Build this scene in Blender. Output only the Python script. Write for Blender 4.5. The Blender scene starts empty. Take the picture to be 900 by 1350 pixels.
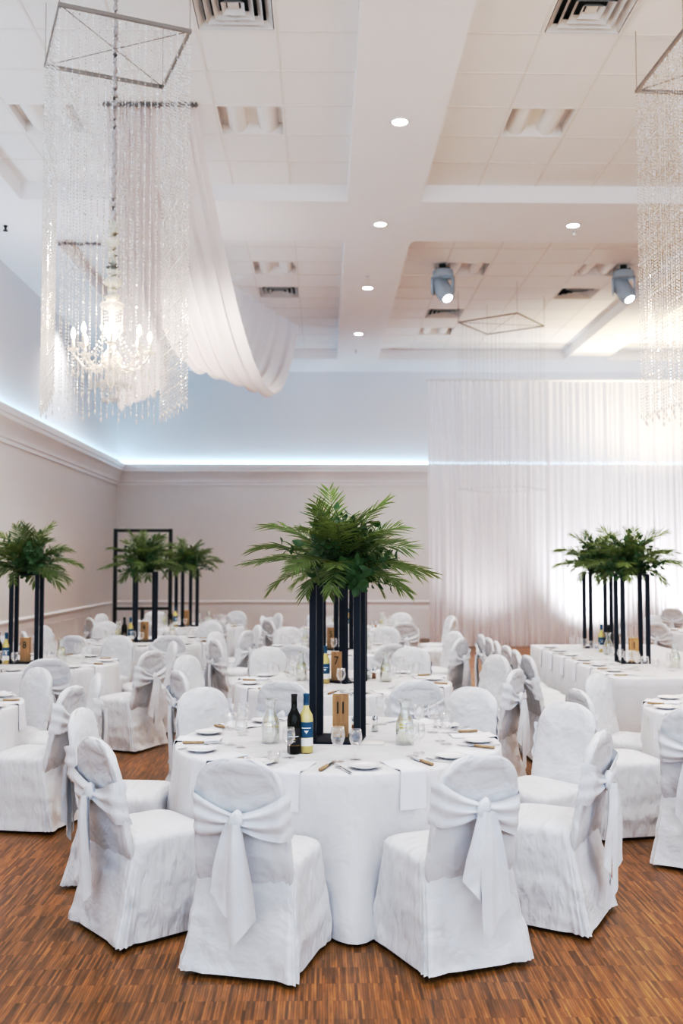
import bpy, math, random
from mathutils import Vector, Matrix, noise
random.seed(7)
PI = math.pi
sc = bpy.context.scene
COL = sc.collection
R_ = math.radians

# ------------------------------------------------------------------ materials
def mat(name):
    m = bpy.data.materials.new(name); m.use_nodes = True
    nt = m.node_tree; nt.nodes.clear()
    out = nt.nodes.new('ShaderNodeOutputMaterial')
    return m, nt, out
def N(nt, typ, **kw):
    n = nt.nodes.new(typ)
    for k, v in kw.items():
        if k in n.inputs: n.inputs[k].default_value = v
        else: setattr(n, k, v)
    return n
def pbr(name, col, rough=.6, metal=0, spec=.5, bump=0, bscale=40, var=0, sheen=0, emis=None, estr=0):
    m, nt, out = mat(name)
    b = N(nt, 'ShaderNodeBsdfPrincipled')
    b.inputs['Base Color'].default_value = (*col, 1); b.inputs['Roughness'].default_value = rough
    b.inputs['Metallic'].default_value = metal; b.inputs['Specular IOR Level'].default_value = spec
    if sheen: b.inputs['Sheen Weight'].default_value = sheen
    if emis: b.inputs['Emission Color'].default_value = (*emis, 1); b.inputs['Emission Strength'].default_value = estr
    tc = N(nt, 'ShaderNodeTexCoord')
    if bump:
        nz = N(nt, 'ShaderNodeTexNoise'); nz.inputs['Scale'].default_value = bscale; nz.inputs['Detail'].default_value = 3
        nt.links.new(tc.outputs['Object'], nz.inputs['Vector'])
        bp = N(nt, 'ShaderNodeBump'); bp.inputs['Strength'].default_value = bump; bp.inputs['Distance'].default_value = .02
        nt.links.new(nz.outputs['Fac'], bp.inputs['Height']); nt.links.new(bp.outputs['Normal'], b.inputs['Normal'])
    if var:
        nz = N(nt, 'ShaderNodeTexNoise'); nz.inputs['Scale'].default_value = bscale * .6
        nt.links.new(tc.outputs['Object'], nz.inputs['Vector'])
        mx = N(nt, 'ShaderNodeMix', data_type='RGBA'); mx.inputs['A'].default_value = (*[c * (1 - var) for c in col], 1); mx.inputs['B'].default_value = (*[min(1, c * (1 + var)) for c in col], 1)
        nt.links.new(nz.outputs['Fac'], mx.inputs['Factor']); nt.links.new(mx.outputs['Result'], b.inputs['Base Color'])
    nt.links.new(b.outputs[0], out.inputs[0])
    return m
def emission(name, col, s):
    m, nt, out = mat(name); e = N(nt, 'ShaderNodeEmission'); e.inputs[0].default_value = (*col, 1); e.inputs[1].default_value = s
    nt.links.new(e.outputs[0], out.inputs[0]); return m
def sheer(name, col, transp, transl=.45, bands=0):
    m, nt, out = mat(name)
    d = N(nt, 'ShaderNodeBsdfDiffuse'); d.inputs[0].default_value = (*col, 1)
    t = N(nt, 'ShaderNodeBsdfTranslucent'); t.inputs[0].default_value = (*col, 1)
    tr = N(nt, 'ShaderNodeBsdfTransparent')
    m1 = N(nt, 'ShaderNodeMixShader'); m1.inputs[0].default_value = transl
    m2 = N(nt, 'ShaderNodeMixShader'); m2.inputs[0].default_value = transp
    nt.links.new(d.outputs[0], m1.inputs[1]); nt.links.new(t.outputs[0], m1.inputs[2])
    nt.links.new(m1.outputs[0], m2.inputs[1]); nt.links.new(tr.outputs[0], m2.inputs[2])
    if bands:
        lw = N(nt, 'ShaderNodeLayerWeight'); lw.inputs[0].default_value = .45
        mp = N(nt, 'ShaderNodeMapRange'); mp.inputs['To Min'].default_value = transp; mp.inputs['To Max'].default_value = transp * .25
        nt.links.new(lw.outputs['Facing'], mp.inputs['Value']); nt.links.new(mp.outputs[0], m2.inputs[0])
    nt.links.new(m2.outputs[0], out.inputs[0]); return m
def thin_glass(name, tint=(1, 1, 1), lo=.06, hi=.65, rough=.02):
    m, nt, out = mat(name)
    g = N(nt, 'ShaderNodeBsdfGlossy'); g.inputs['Roughness'].default_value = rough; g.inputs[0].default_value = (1, 1, 1, 1)
    tr = N(nt, 'ShaderNodeBsdfTransparent'); tr.inputs[0].default_value = (*tint, 1)
    lw = N(nt, 'ShaderNodeLayerWeight'); lw.inputs[0].default_value = .35
    mp = N(nt, 'ShaderNodeMapRange'); mp.inputs['To Min'].default_value = lo; mp.inputs['To Max'].default_value = hi
    mx = N(nt, 'ShaderNodeMixShader')
    nt.links.new(lw.outputs['Facing'], mp.inputs['Value']); nt.links.new(mp.outputs[0], mx.inputs[0])
    nt.links.new(tr.outputs[0], mx.inputs[1]); nt.links.new(g.outputs[0], mx.inputs[2])
    nt.links.new(mx.outputs[0], out.inputs[0]); return m

def cloth_mat(name, col, amt=.35):
    m, nt, out = mat(name)
    b = N(nt, 'ShaderNodeBsdfPrincipled'); b.inputs['Base Color'].default_value = (*col, 1); b.inputs['Roughness'].default_value = .75
    b.inputs['Specular IOR Level'].default_value = .2; b.inputs['Sheen Weight'].default_value = .15
    tc = N(nt, 'ShaderNodeTexCoord')
    mp = N(nt, 'ShaderNodeMapping'); mp.inputs['Rotation'].default_value = (.5, .7, .6); mp.inputs['Scale'].default_value = (5, 16, 6)
    n1 = N(nt, 'ShaderNodeTexNoise'); n1.inputs['Scale'].default_value = 1.0; n1.inputs['Detail'].default_value = 3; n1.inputs['Distortion'].default_value = .6
    mp2 = N(nt, 'ShaderNodeMapping'); mp2.inputs['Rotation'].default_value = (-.6, -.5, .9); mp2.inputs['Scale'].default_value = (4, 11, 5)
    n2 = N(nt, 'ShaderNodeTexNoise'); n2.inputs['Scale'].default_value = 1.3; n2.inputs['Detail'].default_value = 2
    ad = N(nt, 'ShaderNodeMath', operation='ADD')
    bp = N(nt, 'ShaderNodeBump'); bp.inputs['Strength'].default_value = amt; bp.inputs['Distance'].default_value = .035
    L = nt.links.new
    L(tc.outputs['Object'], mp.inputs[0]); L(tc.outputs['Object'], mp2.inputs[0]); L(mp.outputs[0], n1.inputs[0]); L(mp2.outputs[0], n2.inputs[0])
    L(n1.outputs[0], ad.inputs[0]); L(n2.outputs[0], ad.inputs[1]); L(ad.outputs[0], bp.inputs['Height']); L(bp.outputs[0], b.inputs['Normal'])
    L(b.outputs[0], out.inputs[0]); return m

M = {}
M['chair'] = cloth_mat('chair_cloth', (.69, .70, .72), .6)
M['sash'] = cloth_mat('sash_cloth', (.74, .76, .79), .35)
M['table'] = cloth_mat('table_linen', (.695, .695, .71), .3)
M['napkin'] = pbr('napkin_cotton', (.78, .79, .83), .8, spec=.2, bump=.1, bscale=60)
M['china'] = pbr('china', (.85, .84, .84), .15, spec=.6, bump=.01)
M['steel'] = pbr('steel', (.62, .64, .68), .22, metal=1, bump=.02)
M['handle'] = pbr('wood_handle', (.34, .25, .165), .5, var=.3, bscale=60)
M['black'] = pbr('black_metal', (.006, .013, .026), .5, spec=.3, var=.2, bscale=8)
M['blackframe'] = pbr('black_frame', (.005, .009, .009), .5, var=.2, bscale=8)
M['wall'] = pbr('wall_paint_beige', (.82, .79, .765), .85, spec=.2, bump=.03, bscale=90)
M['wallup'] = pbr('wall_paint_upper', (.80, .81, .84), .85, spec=.2, bump=.03, bscale=90)
M['trim'] = pbr('trim_paint', (.88, .86, .85), .55, spec=.3, bump=.02, bscale=20)
M['ceil'] = pbr('ceiling_paint', (.92, .905, .91), .9, spec=.1, bump=.03, bscale=60)
M['fixture'] = pbr('fixture_white', (.90, .87, .85), .6, bump=.02)
M['vent'] = pbr('vent_metal', (.74, .73, .72), .5, bump=.02)
M['dark'] = pbr('vent_dark', (.02, .03, .03), .8, bump=.02)
M['led'] = emission('led_strip', (.42, .73, 1.0), 9)
M['lamp'] = emission('lamp_lens', (1, .97, .93), 30)
M['spotlens'] = emission('spot_lens', (.9, .96, 1.0), 25)
M['bulb'] = emission('flame_bulb', (1, .86, .66), 45)
M['glass'] = thin_glass('drinking_glass')
M['carafe'] = thin_glass('carafe_glass', (.97, .98, .97), .10, .7)
M['water'] = thin_glass('water', (.95, .96, .93), .12, .5)
M['redglass'] = pbr('dark_bottle_glass', (.004, .006, .004), .1, spec=.35, bump=.01)
M['whiteglass'] = pbr('white_wine_glass', (.58, .48, .24), .08, spec=.6, bump=.01)
M['bluecap'] = pbr('blue_foil', (.013, .105, .19), .3, metal=.2, bump=.02)
M['bluelabel'] = pbr('blue_label', (.013, .105, .19), .6, bump=.02)
M['blacklabel'] = pbr('black_label', (.012, .012, .014), .6, bump=.02)
M['paper'] = pbr('white_paper', (.8, .79, .77), .7, bump=.02)
M['gold'] = pbr('gold_print', (.45, .27, .06), .5, bump=.02)
M['lemon'] = pbr('lemon', (.80, .62, .05), .5, var=.1)
M['ink'] = pbr('burnt_ink', (.02, .012, .008), .8, bump=.02)
M['greyframe'] = pbr('bead_frame_metal', (.40, .37, .34), .45, metal=.4, bump=.02)
M['sleeve'] = pbr('ruffled_sleeve', (.62, .58, .56), .8, bump=.3, bscale=60)
M['amber'] = pbr('amber_seasoning', (.35, .15, .06), .6, var=.2)
M['wax'] = pbr('candle_wax', (.85, .80, .68), .5, bump=.02)
M['rod'] = pbr('curtain_rod', (.30, .28, .27), .6, bump=.3, bscale=80)
M['moving'] = pbr('moving_light_body', (.50, .57, .62), .4, bump=.02)
M['sheer'] = sheer('sheer_drape', (.93, .91, .93), .10, .45, 1)
M['swag'] = sheer('sheer_swag', (.92, .86, .84), .16, .45, 1)
# crystal beads
m, nt, out = mat('crystal_bead')
d = N(nt, 'ShaderNodeBsdfTranslucent'); d.inputs[0].default_value = (1, .95, .9, 1)
d2 = N(nt, 'ShaderNodeBsdfDiffuse'); d2.inputs[0].default_value = (.95, .92, .9, 1)
g = N(nt, 'ShaderNodeBsdfGlossy'); g.inputs['Roughness'].default_value = .12
tr = N(nt, 'ShaderNodeBsdfTransparent')
a1 = N(nt, 'ShaderNodeMixShader'); a1.inputs[0].default_value = .5
a2 = N(nt, 'ShaderNodeMixShader'); a2.inputs[0].default_value = .3
a3 = N(nt, 'ShaderNodeMixShader'); a3.inputs[0].default_value = .30
nt.links.new(d.outputs[0], a1.inputs[1]); nt.links.new(d2.outputs[0], a1.inputs[2]); nt.links.new(a1.outputs[0], a2.inputs[1]); nt.links.new(g.outputs[0], a2.inputs[2])
nt.links.new(a2.outputs[0], a3.inputs[1]); nt.links.new(tr.outputs[0], a3.inputs[2]); nt.links.new(a3.outputs[0], out.inputs[0])
M['crystal'] = m
# leaves
def leaf_mat(name, c1, c2):
    m, nt, out = mat(name)
    b = N(nt, 'ShaderNodeBsdfPrincipled'); b.inputs['Roughness'].default_value = .42
    t = N(nt, 'ShaderNodeBsdfTranslucent'); t.inputs[0].default_value = (c2[0] * 1.2, c2[1] * 1.2, c2[2], 1)
    tc = N(nt, 'ShaderNodeTexCoord'); nz = N(nt, 'ShaderNodeTexNoise'); nz.inputs['Scale'].default_value = 9
    oi = N(nt, 'ShaderNodeObjectInfo')
    ad = N(nt, 'ShaderNodeMath', operation='MULTIPLY_ADD'); ad.inputs[1].default_value = .7; ad.inputs[2].default_value = -.1
    ad2 = N(nt, 'ShaderNodeMath', operation='MULTIPLY_ADD'); ad2.inputs[1].default_value = .45
    mx = N(nt, 'ShaderNodeMix', data_type='RGBA'); mx.inputs['A'].default_value = (*c1, 1); mx.inputs['B'].default_value = (*c2, 1)
    ms = N(nt, 'ShaderNodeMixShader'); ms.inputs[0].default_value = .2
    L = nt.links.new
    L(tc.outputs['Object'], nz.inputs['Vector']); L(nz.outputs['Fac'], ad.inputs[0]); L(oi.outputs['Random'], ad2.inputs[0]); L(ad.outputs[0], ad2.inputs[2])
    L(ad2.outputs[0], mx.inputs['Factor']); L(mx.outputs['Result'], b.inputs['Base Color']); L(b.outputs[0], ms.inputs[1]); L(t.outputs[0], ms.inputs[2]); L(ms.outputs[0], out.inputs[0])
    return m
M['palm'] = leaf_mat('palm_leaf', (.010, .060, .014), (.24, .31, .085))
M['leaf'] = leaf_mat('dark_leaf', (.009, .045, .015), (.06, .16, .045))
# wood block
m, nt, out = mat('number_block_wood')
b = N(nt, 'ShaderNodeBsdfPrincipled'); b.inputs['Roughness'].default_value = .55
tc = N(nt, 'ShaderNodeTexCoord'); mp = N(nt, 'ShaderNodeMapping'); mp.inputs['Scale'].default_value = (18, 18, 2.2)
nz = N(nt, 'ShaderNodeTexNoise'); nz.inputs['Scale'].default_value = 2.2; nz.inputs['Detail'].default_value = 5; nz.inputs['Distortion'].default_value = 1.2
mx = N(nt, 'ShaderNodeMix', data_type='RGBA'); mx.inputs['A'].default_value = (.29, .155, .065, 1); mx.inputs['B'].default_value = (.60, .42, .23, 1)
nt.links.new(tc.outputs['Object'], mp.inputs[0]); nt.links.new(mp.outputs[0], nz.inputs['Vector']); nt.links.new(nz.outputs['Fac'], mx.inputs['Factor'])
nt.links.new(mx.outputs['Result'], b.inputs['Base Color']); nt.links.new(b.outputs[0], out.inputs[0]); M['block'] = m
# parquet floor
m, nt, out = mat('parquet_floor')
L = nt.links.new
b = N(nt, 'ShaderNodeBsdfPrincipled')
tc = N(nt, 'ShaderNodeTexCoord'); sp = N(nt, 'ShaderNodeSeparateXYZ'); cb = N(nt, 'ShaderNodeCombineXYZ')
L(tc.outputs['Object'], sp.inputs[0]); L(sp.outputs['Y'], cb.inputs['X']); L(sp.outputs['X'], cb.inputs['Y'])
br = N(nt, 'ShaderNodeTexBrick', offset=.5, offset_frequency=28, squash=1.0)
for k, v in (('Scale', 1.0), ('Mortar Size', .0005), ('Mortar Smooth', .2), ('Bias', -.1), ('Brick Width', .165), ('Row Height', .0112)): br.inputs[k].default_value = v
br.inputs['Color1'].default_value = (.31, .155, .048, 1); br.inputs['Color2'].default_value = (.125, .053, .016, 1); br.inputs['Mortar'].default_value = (.09, .036, .011, 1)
L(cb.outputs[0], br.inputs['Vector'])
mp = N(nt, 'ShaderNodeMapping'); mp.inputs['Scale'].default_value = (60, 5, 1); nz = N(nt, 'ShaderNodeTexNoise'); nz.inputs['Scale'].default_value = 1; nz.inputs['Detail'].default_value = 4
L(tc.outputs['Object'], mp.inputs[0]); L(mp.outputs[0], nz.inputs['Vector'])
rp = N(nt, 'ShaderNodeMapRange'); rp.inputs['From Min'].default_value = .3; rp.inputs['From Max'].default_value = .7; rp.inputs['To Min'].default_value = .68; rp.inputs['To Max'].default_value = 1.3
L(nz.outputs['Fac'], rp.inputs['Value'])
n3 = N(nt, 'ShaderNodeTexNoise'); n3.inputs['Scale'].default_value = 1.1
L(tc.outputs['Object'], n3.inputs['Vector'])
r3 = N(nt, 'ShaderNodeMapRange'); r3.inputs['From Min'].default_value = .3; r3.inputs['From Max'].default_value = .7; r3.inputs['To Min'].default_value = .8; r3.inputs['To Max'].default_value = 1.15
L(n3.outputs['Fac'], r3.inputs['Value'])
ml = N(nt, 'ShaderNodeMath', operation='MULTIPLY'); L(rp.outputs[0], ml.inputs[0]); L(r3.outputs[0], ml.inputs[1])
vm = N(nt, 'ShaderNodeVectorMath', operation='SCALE'); L(br.outputs['Color'], vm.inputs[0]); L(ml.outputs[0], vm.inputs['Scale'])
L(vm.outputs[0], b.inputs['Base Color']); b.inputs['Roughness'].default_value = .30; b.inputs['Specular IOR Level'].default_value = .5
bp = N(nt, 'ShaderNodeBump'); bp.inputs['Strength'].default_value = .12; bp.inputs['Distance'].default_value = .004; L(nz.outputs['Fac'], bp.inputs['Height']); L(bp.outputs[0], b.inputs['Normal'])
L(b.outputs[0], out.inputs[0]); M['floor'] = m
# ceiling tile: pale with a fine mineral grain, T-bar lines come from geometry
M['tile'] = pbr('ceiling_tile', (.91, .885, .87), .95, spec=.1, bump=.12, bscale=55)
M['tbar'] = pbr('ceiling_tbar', (.84, .80, .77), .6, bump=.02)

# ------------------------------------------------------------------ mesh helpers
class MB:
    def __init__(s): s.v = []; s.f = []
    def quad(s, a, b, c, d):
        i = len(s.v); s.v += [a, b, c, d]; s.f.append((i, i + 1, i + 2, i + 3)); return s
    def box(s, c, d, rz=0):
        x, y, z = c; a, b_, h = d[0] / 2, d[1] / 2, d[2] / 2
        i = len(s.v); cr, sr = math.cos(rz), math.sin(rz)
        for dz in (-h, h):
            for dx, dy in ((-a, -b_), (a, -b_), (a, b_), (-a, b_)):
                s.v.append((x + dx * cr - dy * sr, y + dx * sr + dy * cr, z + dz))
        s.f += [(i, i + 3, i + 2, i + 1), (i + 4, i + 5, i + 6, i + 7)] + [(i + k, i + (k + 1) % 4, i + 4 + (k + 1) % 4, i + 4 + k) for k in range(4)]
        return s
    def lathe(s, prof, n=24, c=(0, 0, 0), cap=True):
        i = len(s.v)
        for r, z in prof:
            for k in range(n):
                a = 2 * PI * k / n; s.v.append((c[0] + r * math.cos(a), c[1] + r * math.sin(a), c[2] + z))
        for j in range(len(prof) - 1):
            for k in range(n):
                k2 = (k + 1) % n
                s.f.append((i + j * n + k, i + j * n + k2, i + (j + 1) * n + k2, i + (j + 1) * n + k))
        if cap:
            if prof[0][0] > 1e-4: s.f.append(tuple(i + k for k in reversed(range(n))))
            if prof[-1][0] > 1e-4: s.f.append(tuple(i + (len(prof) - 1) * n + k for k in range(n)))
        return s
    def loft(s, rows, closed=True, cap0=False, cap1=False):
        i = len(s.v); n = len(rows[0])
        for r in rows: s.v += [tuple(p) for p in r]
        for j in range(len(rows) - 1):
            for k in range(n if closed else n - 1):
                k2 = (k + 1) % n
                s.f.append((i + j * n + k, i + j * n + k2, i + (j + 1) * n + k2, i + (j + 1) * n + k))
        if cap0: s.f.append(tuple(i + k for k in reversed(range(n))))
        if cap1: s.f.append(tuple(i + (len(rows) - 1) * n + k for k in range(n)))
        return s
    def tube(s, pts, rad, n=6):
        pts = [Vector(p) for p in pts]; rows = []
        for j, p in enumerate(pts):
            t = (pts[min(j + 1, len(pts) - 1)] - pts[max(j - 1, 0)]).normalized()
            u = t.cross(Vector((0, 0, 1)))
            if u.length < 1e-3: u = Vector((1, 0, 0))
            u.normalize(); w = t.cross(u)
            r = rad[j] if isinstance(rad, (list, tuple)) else rad
            rows.append([p + (u * math.cos(2 * PI * k / n) + w * math.sin(2 * PI * k / n)) * r for k in range(n)])
        return s.loft(rows, True, True, True)
    def octa(s, c, r, h):
        i = len(s.v); x, y, z = c
        s.v += [(x + r, y, z), (x, y + r, z), (x - r, y, z), (x, y - r, z), (x, y, z + h), (x, y, z - h)]
        for k in range(4):
            s.f += [(i + k, i + (k + 1) % 4, i + 4), (i + (k + 1) % 4, i + k, i + 5)]
        return s
    def mesh(s, name, material, smooth=True):
        me = bpy.data.meshes.new(name); me.from_pydata([tuple(p) for p in s.v], [], s.f); me.update()
        me.materials.append(M[material] if isinstance(material, str) else material)
        if smooth: me.polygons.foreach_set('use_smooth', [True] * len(me.polygons))
        return me
def put(name, me, parent=None, loc=(0, 0, 0), rz=0, rot=None, scale=None):
    o = bpy.data.objects.new(name, me); COL.objects.link(o)
    o.location = loc; o.rotation_euler = rot if rot else (0, 0, rz)
    if scale: o.scale = scale
    if parent: o.parent = parent
    return o
def empty(name, loc=(0, 0, 0), rz=0):
    o = bpy.data.objects.new(name, None); COL.objects.link(o); o.location = loc; o.rotation_euler = (0, 0, rz); o.empty_display_size = .1; return o
def tag(o, label, cat, group=None, kind=None):
    o['label'] = label; o['category'] = cat
    if group: o['group'] = group
    if kind: o['kind'] = kind
    return o
def struct(name, me, label=None):
    o = put(name, me); o['kind'] = 'structure'
    if label: o['label'] = label
    return o
def sharp(me, ang=40):
    try: me.set_sharp_from_angle(angle=R_(ang))
    except Exception: pass
    return me

# ------------------------------------------------------------------ camera
cam = bpy.data.cameras.new('camera'); co = bpy.data.objects.new('camera', cam); COL.objects.link(co)
cam.sensor_fit = 'VERTICAL'; cam.sensor_height = 36; cam.sensor_width = 24; cam.lens = 35
CAMZ = 1.77
co.location = (0, 0, CAMZ); co.rotation_euler = (R_(90 + 2.92), 0, R_(-1.09))
cam.dof.use_dof = True; cam.dof.focus_distance = 5.3; cam.dof.aperture_fstop = 2.2
cam.clip_end = 200
sc.camera = co

# ------------------------------------------------------------------ room shell
XL, XR, YB, YF = -4.82, 11.4, 23.4, -3.0
ZS, ZT = 6.30, 6.515
struct('floor', MB().quad((XL - .3, YF, 0), (XR + .3, YF, 0), (XR + .3, YB + .3, 0), (XL - .3, YB + .3, 0)).mesh('floor', 'floor'), 'warm brown strip parquet floor')
CT = 4.10   # top of the cornice
struct('wall_left', MB().box((XL - .1, (YF + YB) / 2, CT / 2), (.2, YB - YF, CT)).mesh('wall_left', 'wall', False))
struct('wall_left_upper', MB().box((XL - .1, (YF + YB) / 2, (CT + 6.7) / 2), (.2, YB - YF, 6.7 - CT)).mesh('wall_left_upper', 'wallup', False))
struct('wall_back', MB().box(((XL + XR) / 2, YB + .1, CT / 2), (XR - XL + .4, .2, CT)).mesh('wall_back', 'wall', False))
struct('wall_back_upper', MB().box(((XL + XR) / 2, YB + .1, (CT + 6.7) / 2), (XR - XL + .4, .2, 6.7 - CT)).mesh('wall_back_upper', 'wallup', False))
struct('wall_right', MB().box((XR + .1, (YF + YB) / 2, 3.35), (.2, YB - YF, 6.7)).mesh('wall_right', 'wallup', False))
# cornice (profile: distance from wall, height)
prof = [(0, 3.58), (.03, 3.58), (.03, 3.64), (.055, 3.66), (.055, 3.70), (.075, 3.74), (.12, 3.82), (.18, 3.88), (.20, 3.90), (.20, 3.96), (.215, 3.97), (.225, 4.05), (.225, 4.075), (.19, 4.075), (.19, 4.03), (0, 4.03)]
mb = MB(); mb.loft([[(XL + d, YF, z) for d, z in prof], [(XL + d, YB - d, z) for d, z in prof]], False)
struct('trim_1', sharp(mb.mesh('trim', 'trim'), 30), 'white stepped cornice on side wall')
mb = MB(); mb.loft([[(XL + d, YB - d, z) for d, z in prof], [(XR, YB - d, z) for d, z in prof]], False)
struct('trim_2', sharp(mb.mesh('trim', 'trim'), 30), 'white stepped cornice on back wall')
# chair rail and wainscot panels
rp = [(0, .80), (.012, .80), (.02, .83), (.03, .845), (.03, .87), (.018, .885), (0, .89)]
struct('trim_3', sharp(MB().loft([[(XL + d, YF, z) for d, z in rp], [(XL + d, YB - d, z) for d, z in rp]], False).mesh('rail', 'trim'), 30), 'white chair rail on side wall')
struct('trim_4', sharp(MB().loft([[(XL + d, YB - d, z) for d, z in rp], [(XR, YB - d, z) for d, z in rp]], False).mesh('rail', 'trim'), 30), 'white chair rail on back wall')
def frame_panel(mb, x0, x1, z0, z1, w=.035, t=.014, wall='back'):
    for a, b_, c, d in ((x0, x1, z1 - w, z1), (x0, x1, z0, z0 + w), (x0, x0 + w, z0 + w, z1 - w), (x1 - w, x1, z0 + w, z1 - w)):
        if wall == 'back': mb.box(((a + b_) / 2, YB - t / 2, (c + d) / 2), (b_ - a, t, d - c))
        else: mb.box((XL + t / 2, (a + b_) / 2, (c + d) / 2), (t, b_ - a, d - c))
mb = MB(); x = XL + .18
mb.box(((XL + XR) / 2, YB - .003, .40), (XR - XL, .004, .80))
while x < XR - 1: frame_panel(mb, x, x + .98, .2, .70); x += 1.12
struct('trim_5', mb.mesh('wainscot', 'trim', False), 'white panelled wainscot of back wall')
mb = MB(); y = YF + .3
mb.box((XL + .003, (YF + YB) / 2, .40), (.004, YB - YF, .80))
while y < YB - 1: frame_panel(mb, y, y + .98, .2, .70, wall='left'); y += 1.12
struct('trim_6', mb.mesh('wainscot', 'trim', False), 'white panelled wainscot of side wall')
struct('baseboard_back', MB().box(((XL + XR) / 2, YB - .011, .07), (XR - XL, .02, .14)).mesh('baseboard', 'trim', False))
struct('baseboard_left', MB().box((XL + .011, (YF + YB) / 2, .07), (.02, YB - YF, .14)).mesh('baseboard', 'trim', False))
# cove light strips lying behind the cornice lip
o = put('cove_light', MB().tube([(XL + .07, YF + .1, 4.115), (XL + .07, YB - .07, 4.115)], .028, 8).mesh('cove', 'led')); tag(o, 'blue-white light strip on top of the side wall cornice', 'light strip')
o = put('cove_light', MB().tube([(XL + .07, YB - .07, 4.115), (XR - .1, YB - .07, 4.115)], .028, 8).mesh('cove', 'led')); tag(o, 'blue-white light strip on top of the back wall cornice', 'light strip')

# ceiling: soffit grid with recesses
T = .72
RX = [(.31 - 6 * T + .18, .31), (1.235, 5.39), (6.31, 10.46)]
RX[0] = (-3.77, .31)
RY = [(-3.0, 2.6), (4.14, 12.28), (13.82, 21.96)]
xs = sorted([XL - .2, XR + .2] + [a for r in RX for a in r]); ys = sorted([YF - .01, YB + .2] + [a for r in RY for a in r])
mb = MB(); 
for i in range(len(xs) - 1):
    for j in range(len(ys) - 1):
        cx, cy = (xs[i] + xs[i + 1]) / 2, (ys[j] + ys[j + 1]) / 2
        if any(a < cx < b for a, b in RX) and any(a < cy < b for a, b in RY): continue
        mb.quad((xs[i], ys[j], ZS), (xs[i], ys[j + 1], ZS), (xs[i + 1], ys[j + 1], ZS), (xs[i + 1], ys[j], ZS))
for a, b in RX:
    for c, d in RY:
        mb.quad((a, c, ZS), (b, c, ZS), (b, c, ZT), (a, c, ZT)); mb.quad((a, d, ZS), (a, d, ZT), (b, d, ZT), (b, d, ZS))
        mb.quad((a, c, ZS), (a, c, ZT), (a, d, ZT), (a, d, ZS)); mb.quad((b, c, ZS), (b, d, ZS), (b, d, ZT), (b, c, ZT))
struct('ceiling', mb.mesh('ceiling', 'ceil', False), 'white plaster ceiling beams around the tiled recesses')
# fixtures: (recess ix, iy, tile column from anchor, tile row from the far edge)
TROFF = []; VENTS = []
tiles = MB(); bars = MB()
def tile_lines(ix, iy):
    a, b = RX[ix]; c, d = RY[iy]
    gx = [a] ; 
    if ix == 0:
        k = [b - T * i for i in range(0, 8) if b - T * i > a + .02]; gx = [a] + sorted(k)
    else:
        gx = [a + T * i for i in range(0, 8) if a + T * i < b - .02] + [b]
    gy = [c] + sorted(d - T * i for i in range(0, 14) if d - T * i > c + .02)
    return gx, gy
def cell(x, y):
    """tile cell containing the point"""
    for ix in range(3):
        for iy in range(3):
            if RX[ix][0] < x < RX[ix][1] and RY[iy][0] < y < RY[iy][1]:
                gx, gy = tile_lines(ix, iy)
                i = max(k for k in range(len(gx) - 1) if gx[k] <= x); j = max(k for k in range(len(gy) - 1) if gy[k] <= y)
                return (gx[i], gx[i + 1], gy[j], gy[j + 1])
def atpx(px, py, H):
    Y = 1312 * H / (742 - py); return ((px - 425) * Y / 1312, Y)
for px, py in ((337, 145), (725, 149), (75, 145), (622, 344), (806, 345), (365, 345), (577, 431)): TROFF.append(cell(*atpx(px, py, 4.745)))
for px, py in ((318, 5), (790, 8), (364, 379), (763, 379), (586, 407)): VENTS.append(cell(*atpx(px, py, 4.745)))
holes = set(tuple(round(q, 3) for q in c) for c in TROFF + VENTS)
for ix in range(3):
    for iy in range(3):
        gx, gy = tile_lines(ix, iy)
        for i in range(len(gx) - 1):
            for j in range(len(gy) - 1):
                if tuple(round(q, 3) for q in (gx[i], gx[i + 1], gy[j], gy[j + 1])) in holes: continue
                tiles.quad((gx[i], gy[j], ZT), (gx[i], gy[j + 1], ZT), (gx[i + 1], gy[j + 1], ZT), (gx[i + 1], gy[j], ZT))
        for x in gx[1:-1]: bars.box((x, (gy[0] + gy[-1]) / 2, ZT - .003), (.022, gy[-1] - gy[0], .008))
        for y in gy[1:-1]: bars.box(((gx[0] + gx[-1]) / 2, y, ZT - .002), (gx[-1] - gx[0], .022, .006))
struct('ceiling_tiles', tiles.mesh('tiles', 'tile', False), 'square acoustic tiles in the ceiling recesses')
struct('trim_7', bars.mesh('tbars', 'tbar', False), 'thin metal grid between ceiling tiles')
tw = T - .03
mb = MB(); h = .13
a = tw / 2
for p in (((-a, -a, 0), (a, -a, 0), (a, -a, h), (-a, -a, h)), ((-a, a, 0), (-a, a, h), (a, a, h), (a, a, 0)), ((-a, -a, 0), (-a, -a, h), (-a, a, h), (-a, a, 0)), ((a, -a, 0), (a, a, 0), (a, a, h), (a, -a, h)), ((-a, -a, h), (-a, a, h), (a, a, h), (a, -a, h))): mb.quad(*p)
frm = MB()
for sx in (-1, 1): frm.box((sx * (T / 2 - .012), 0, 0), (.024, T, .012)); frm.box((0, sx * (T / 2 - .012), 0), (T - .05, .024, .012))
me_pan = mb.mesh('light_pan', 'fixture', False); me_tf = frm.mesh('light_frame', 'fixture', False)
bf = MB(); n = 10
bf.loft([[(x0 * .8, math.cos(PI * (k / n)) * .0 + y, .125 - .12 * math.sin(PI * k / n) * 1) for k, y in ((k, 0) for k in range(n + 1))] for x0 in (-.1, .1)], False)
bf = MB(); bf.loft([[(-.11 * math.cos(PI * k / n), yy, .13 - .115 * math.sin(PI * k / n)) for k in range(n + 1)] for yy in (-a, a)], False)
me_bf = bf.mesh('light_baffle', 'fixture')
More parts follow.
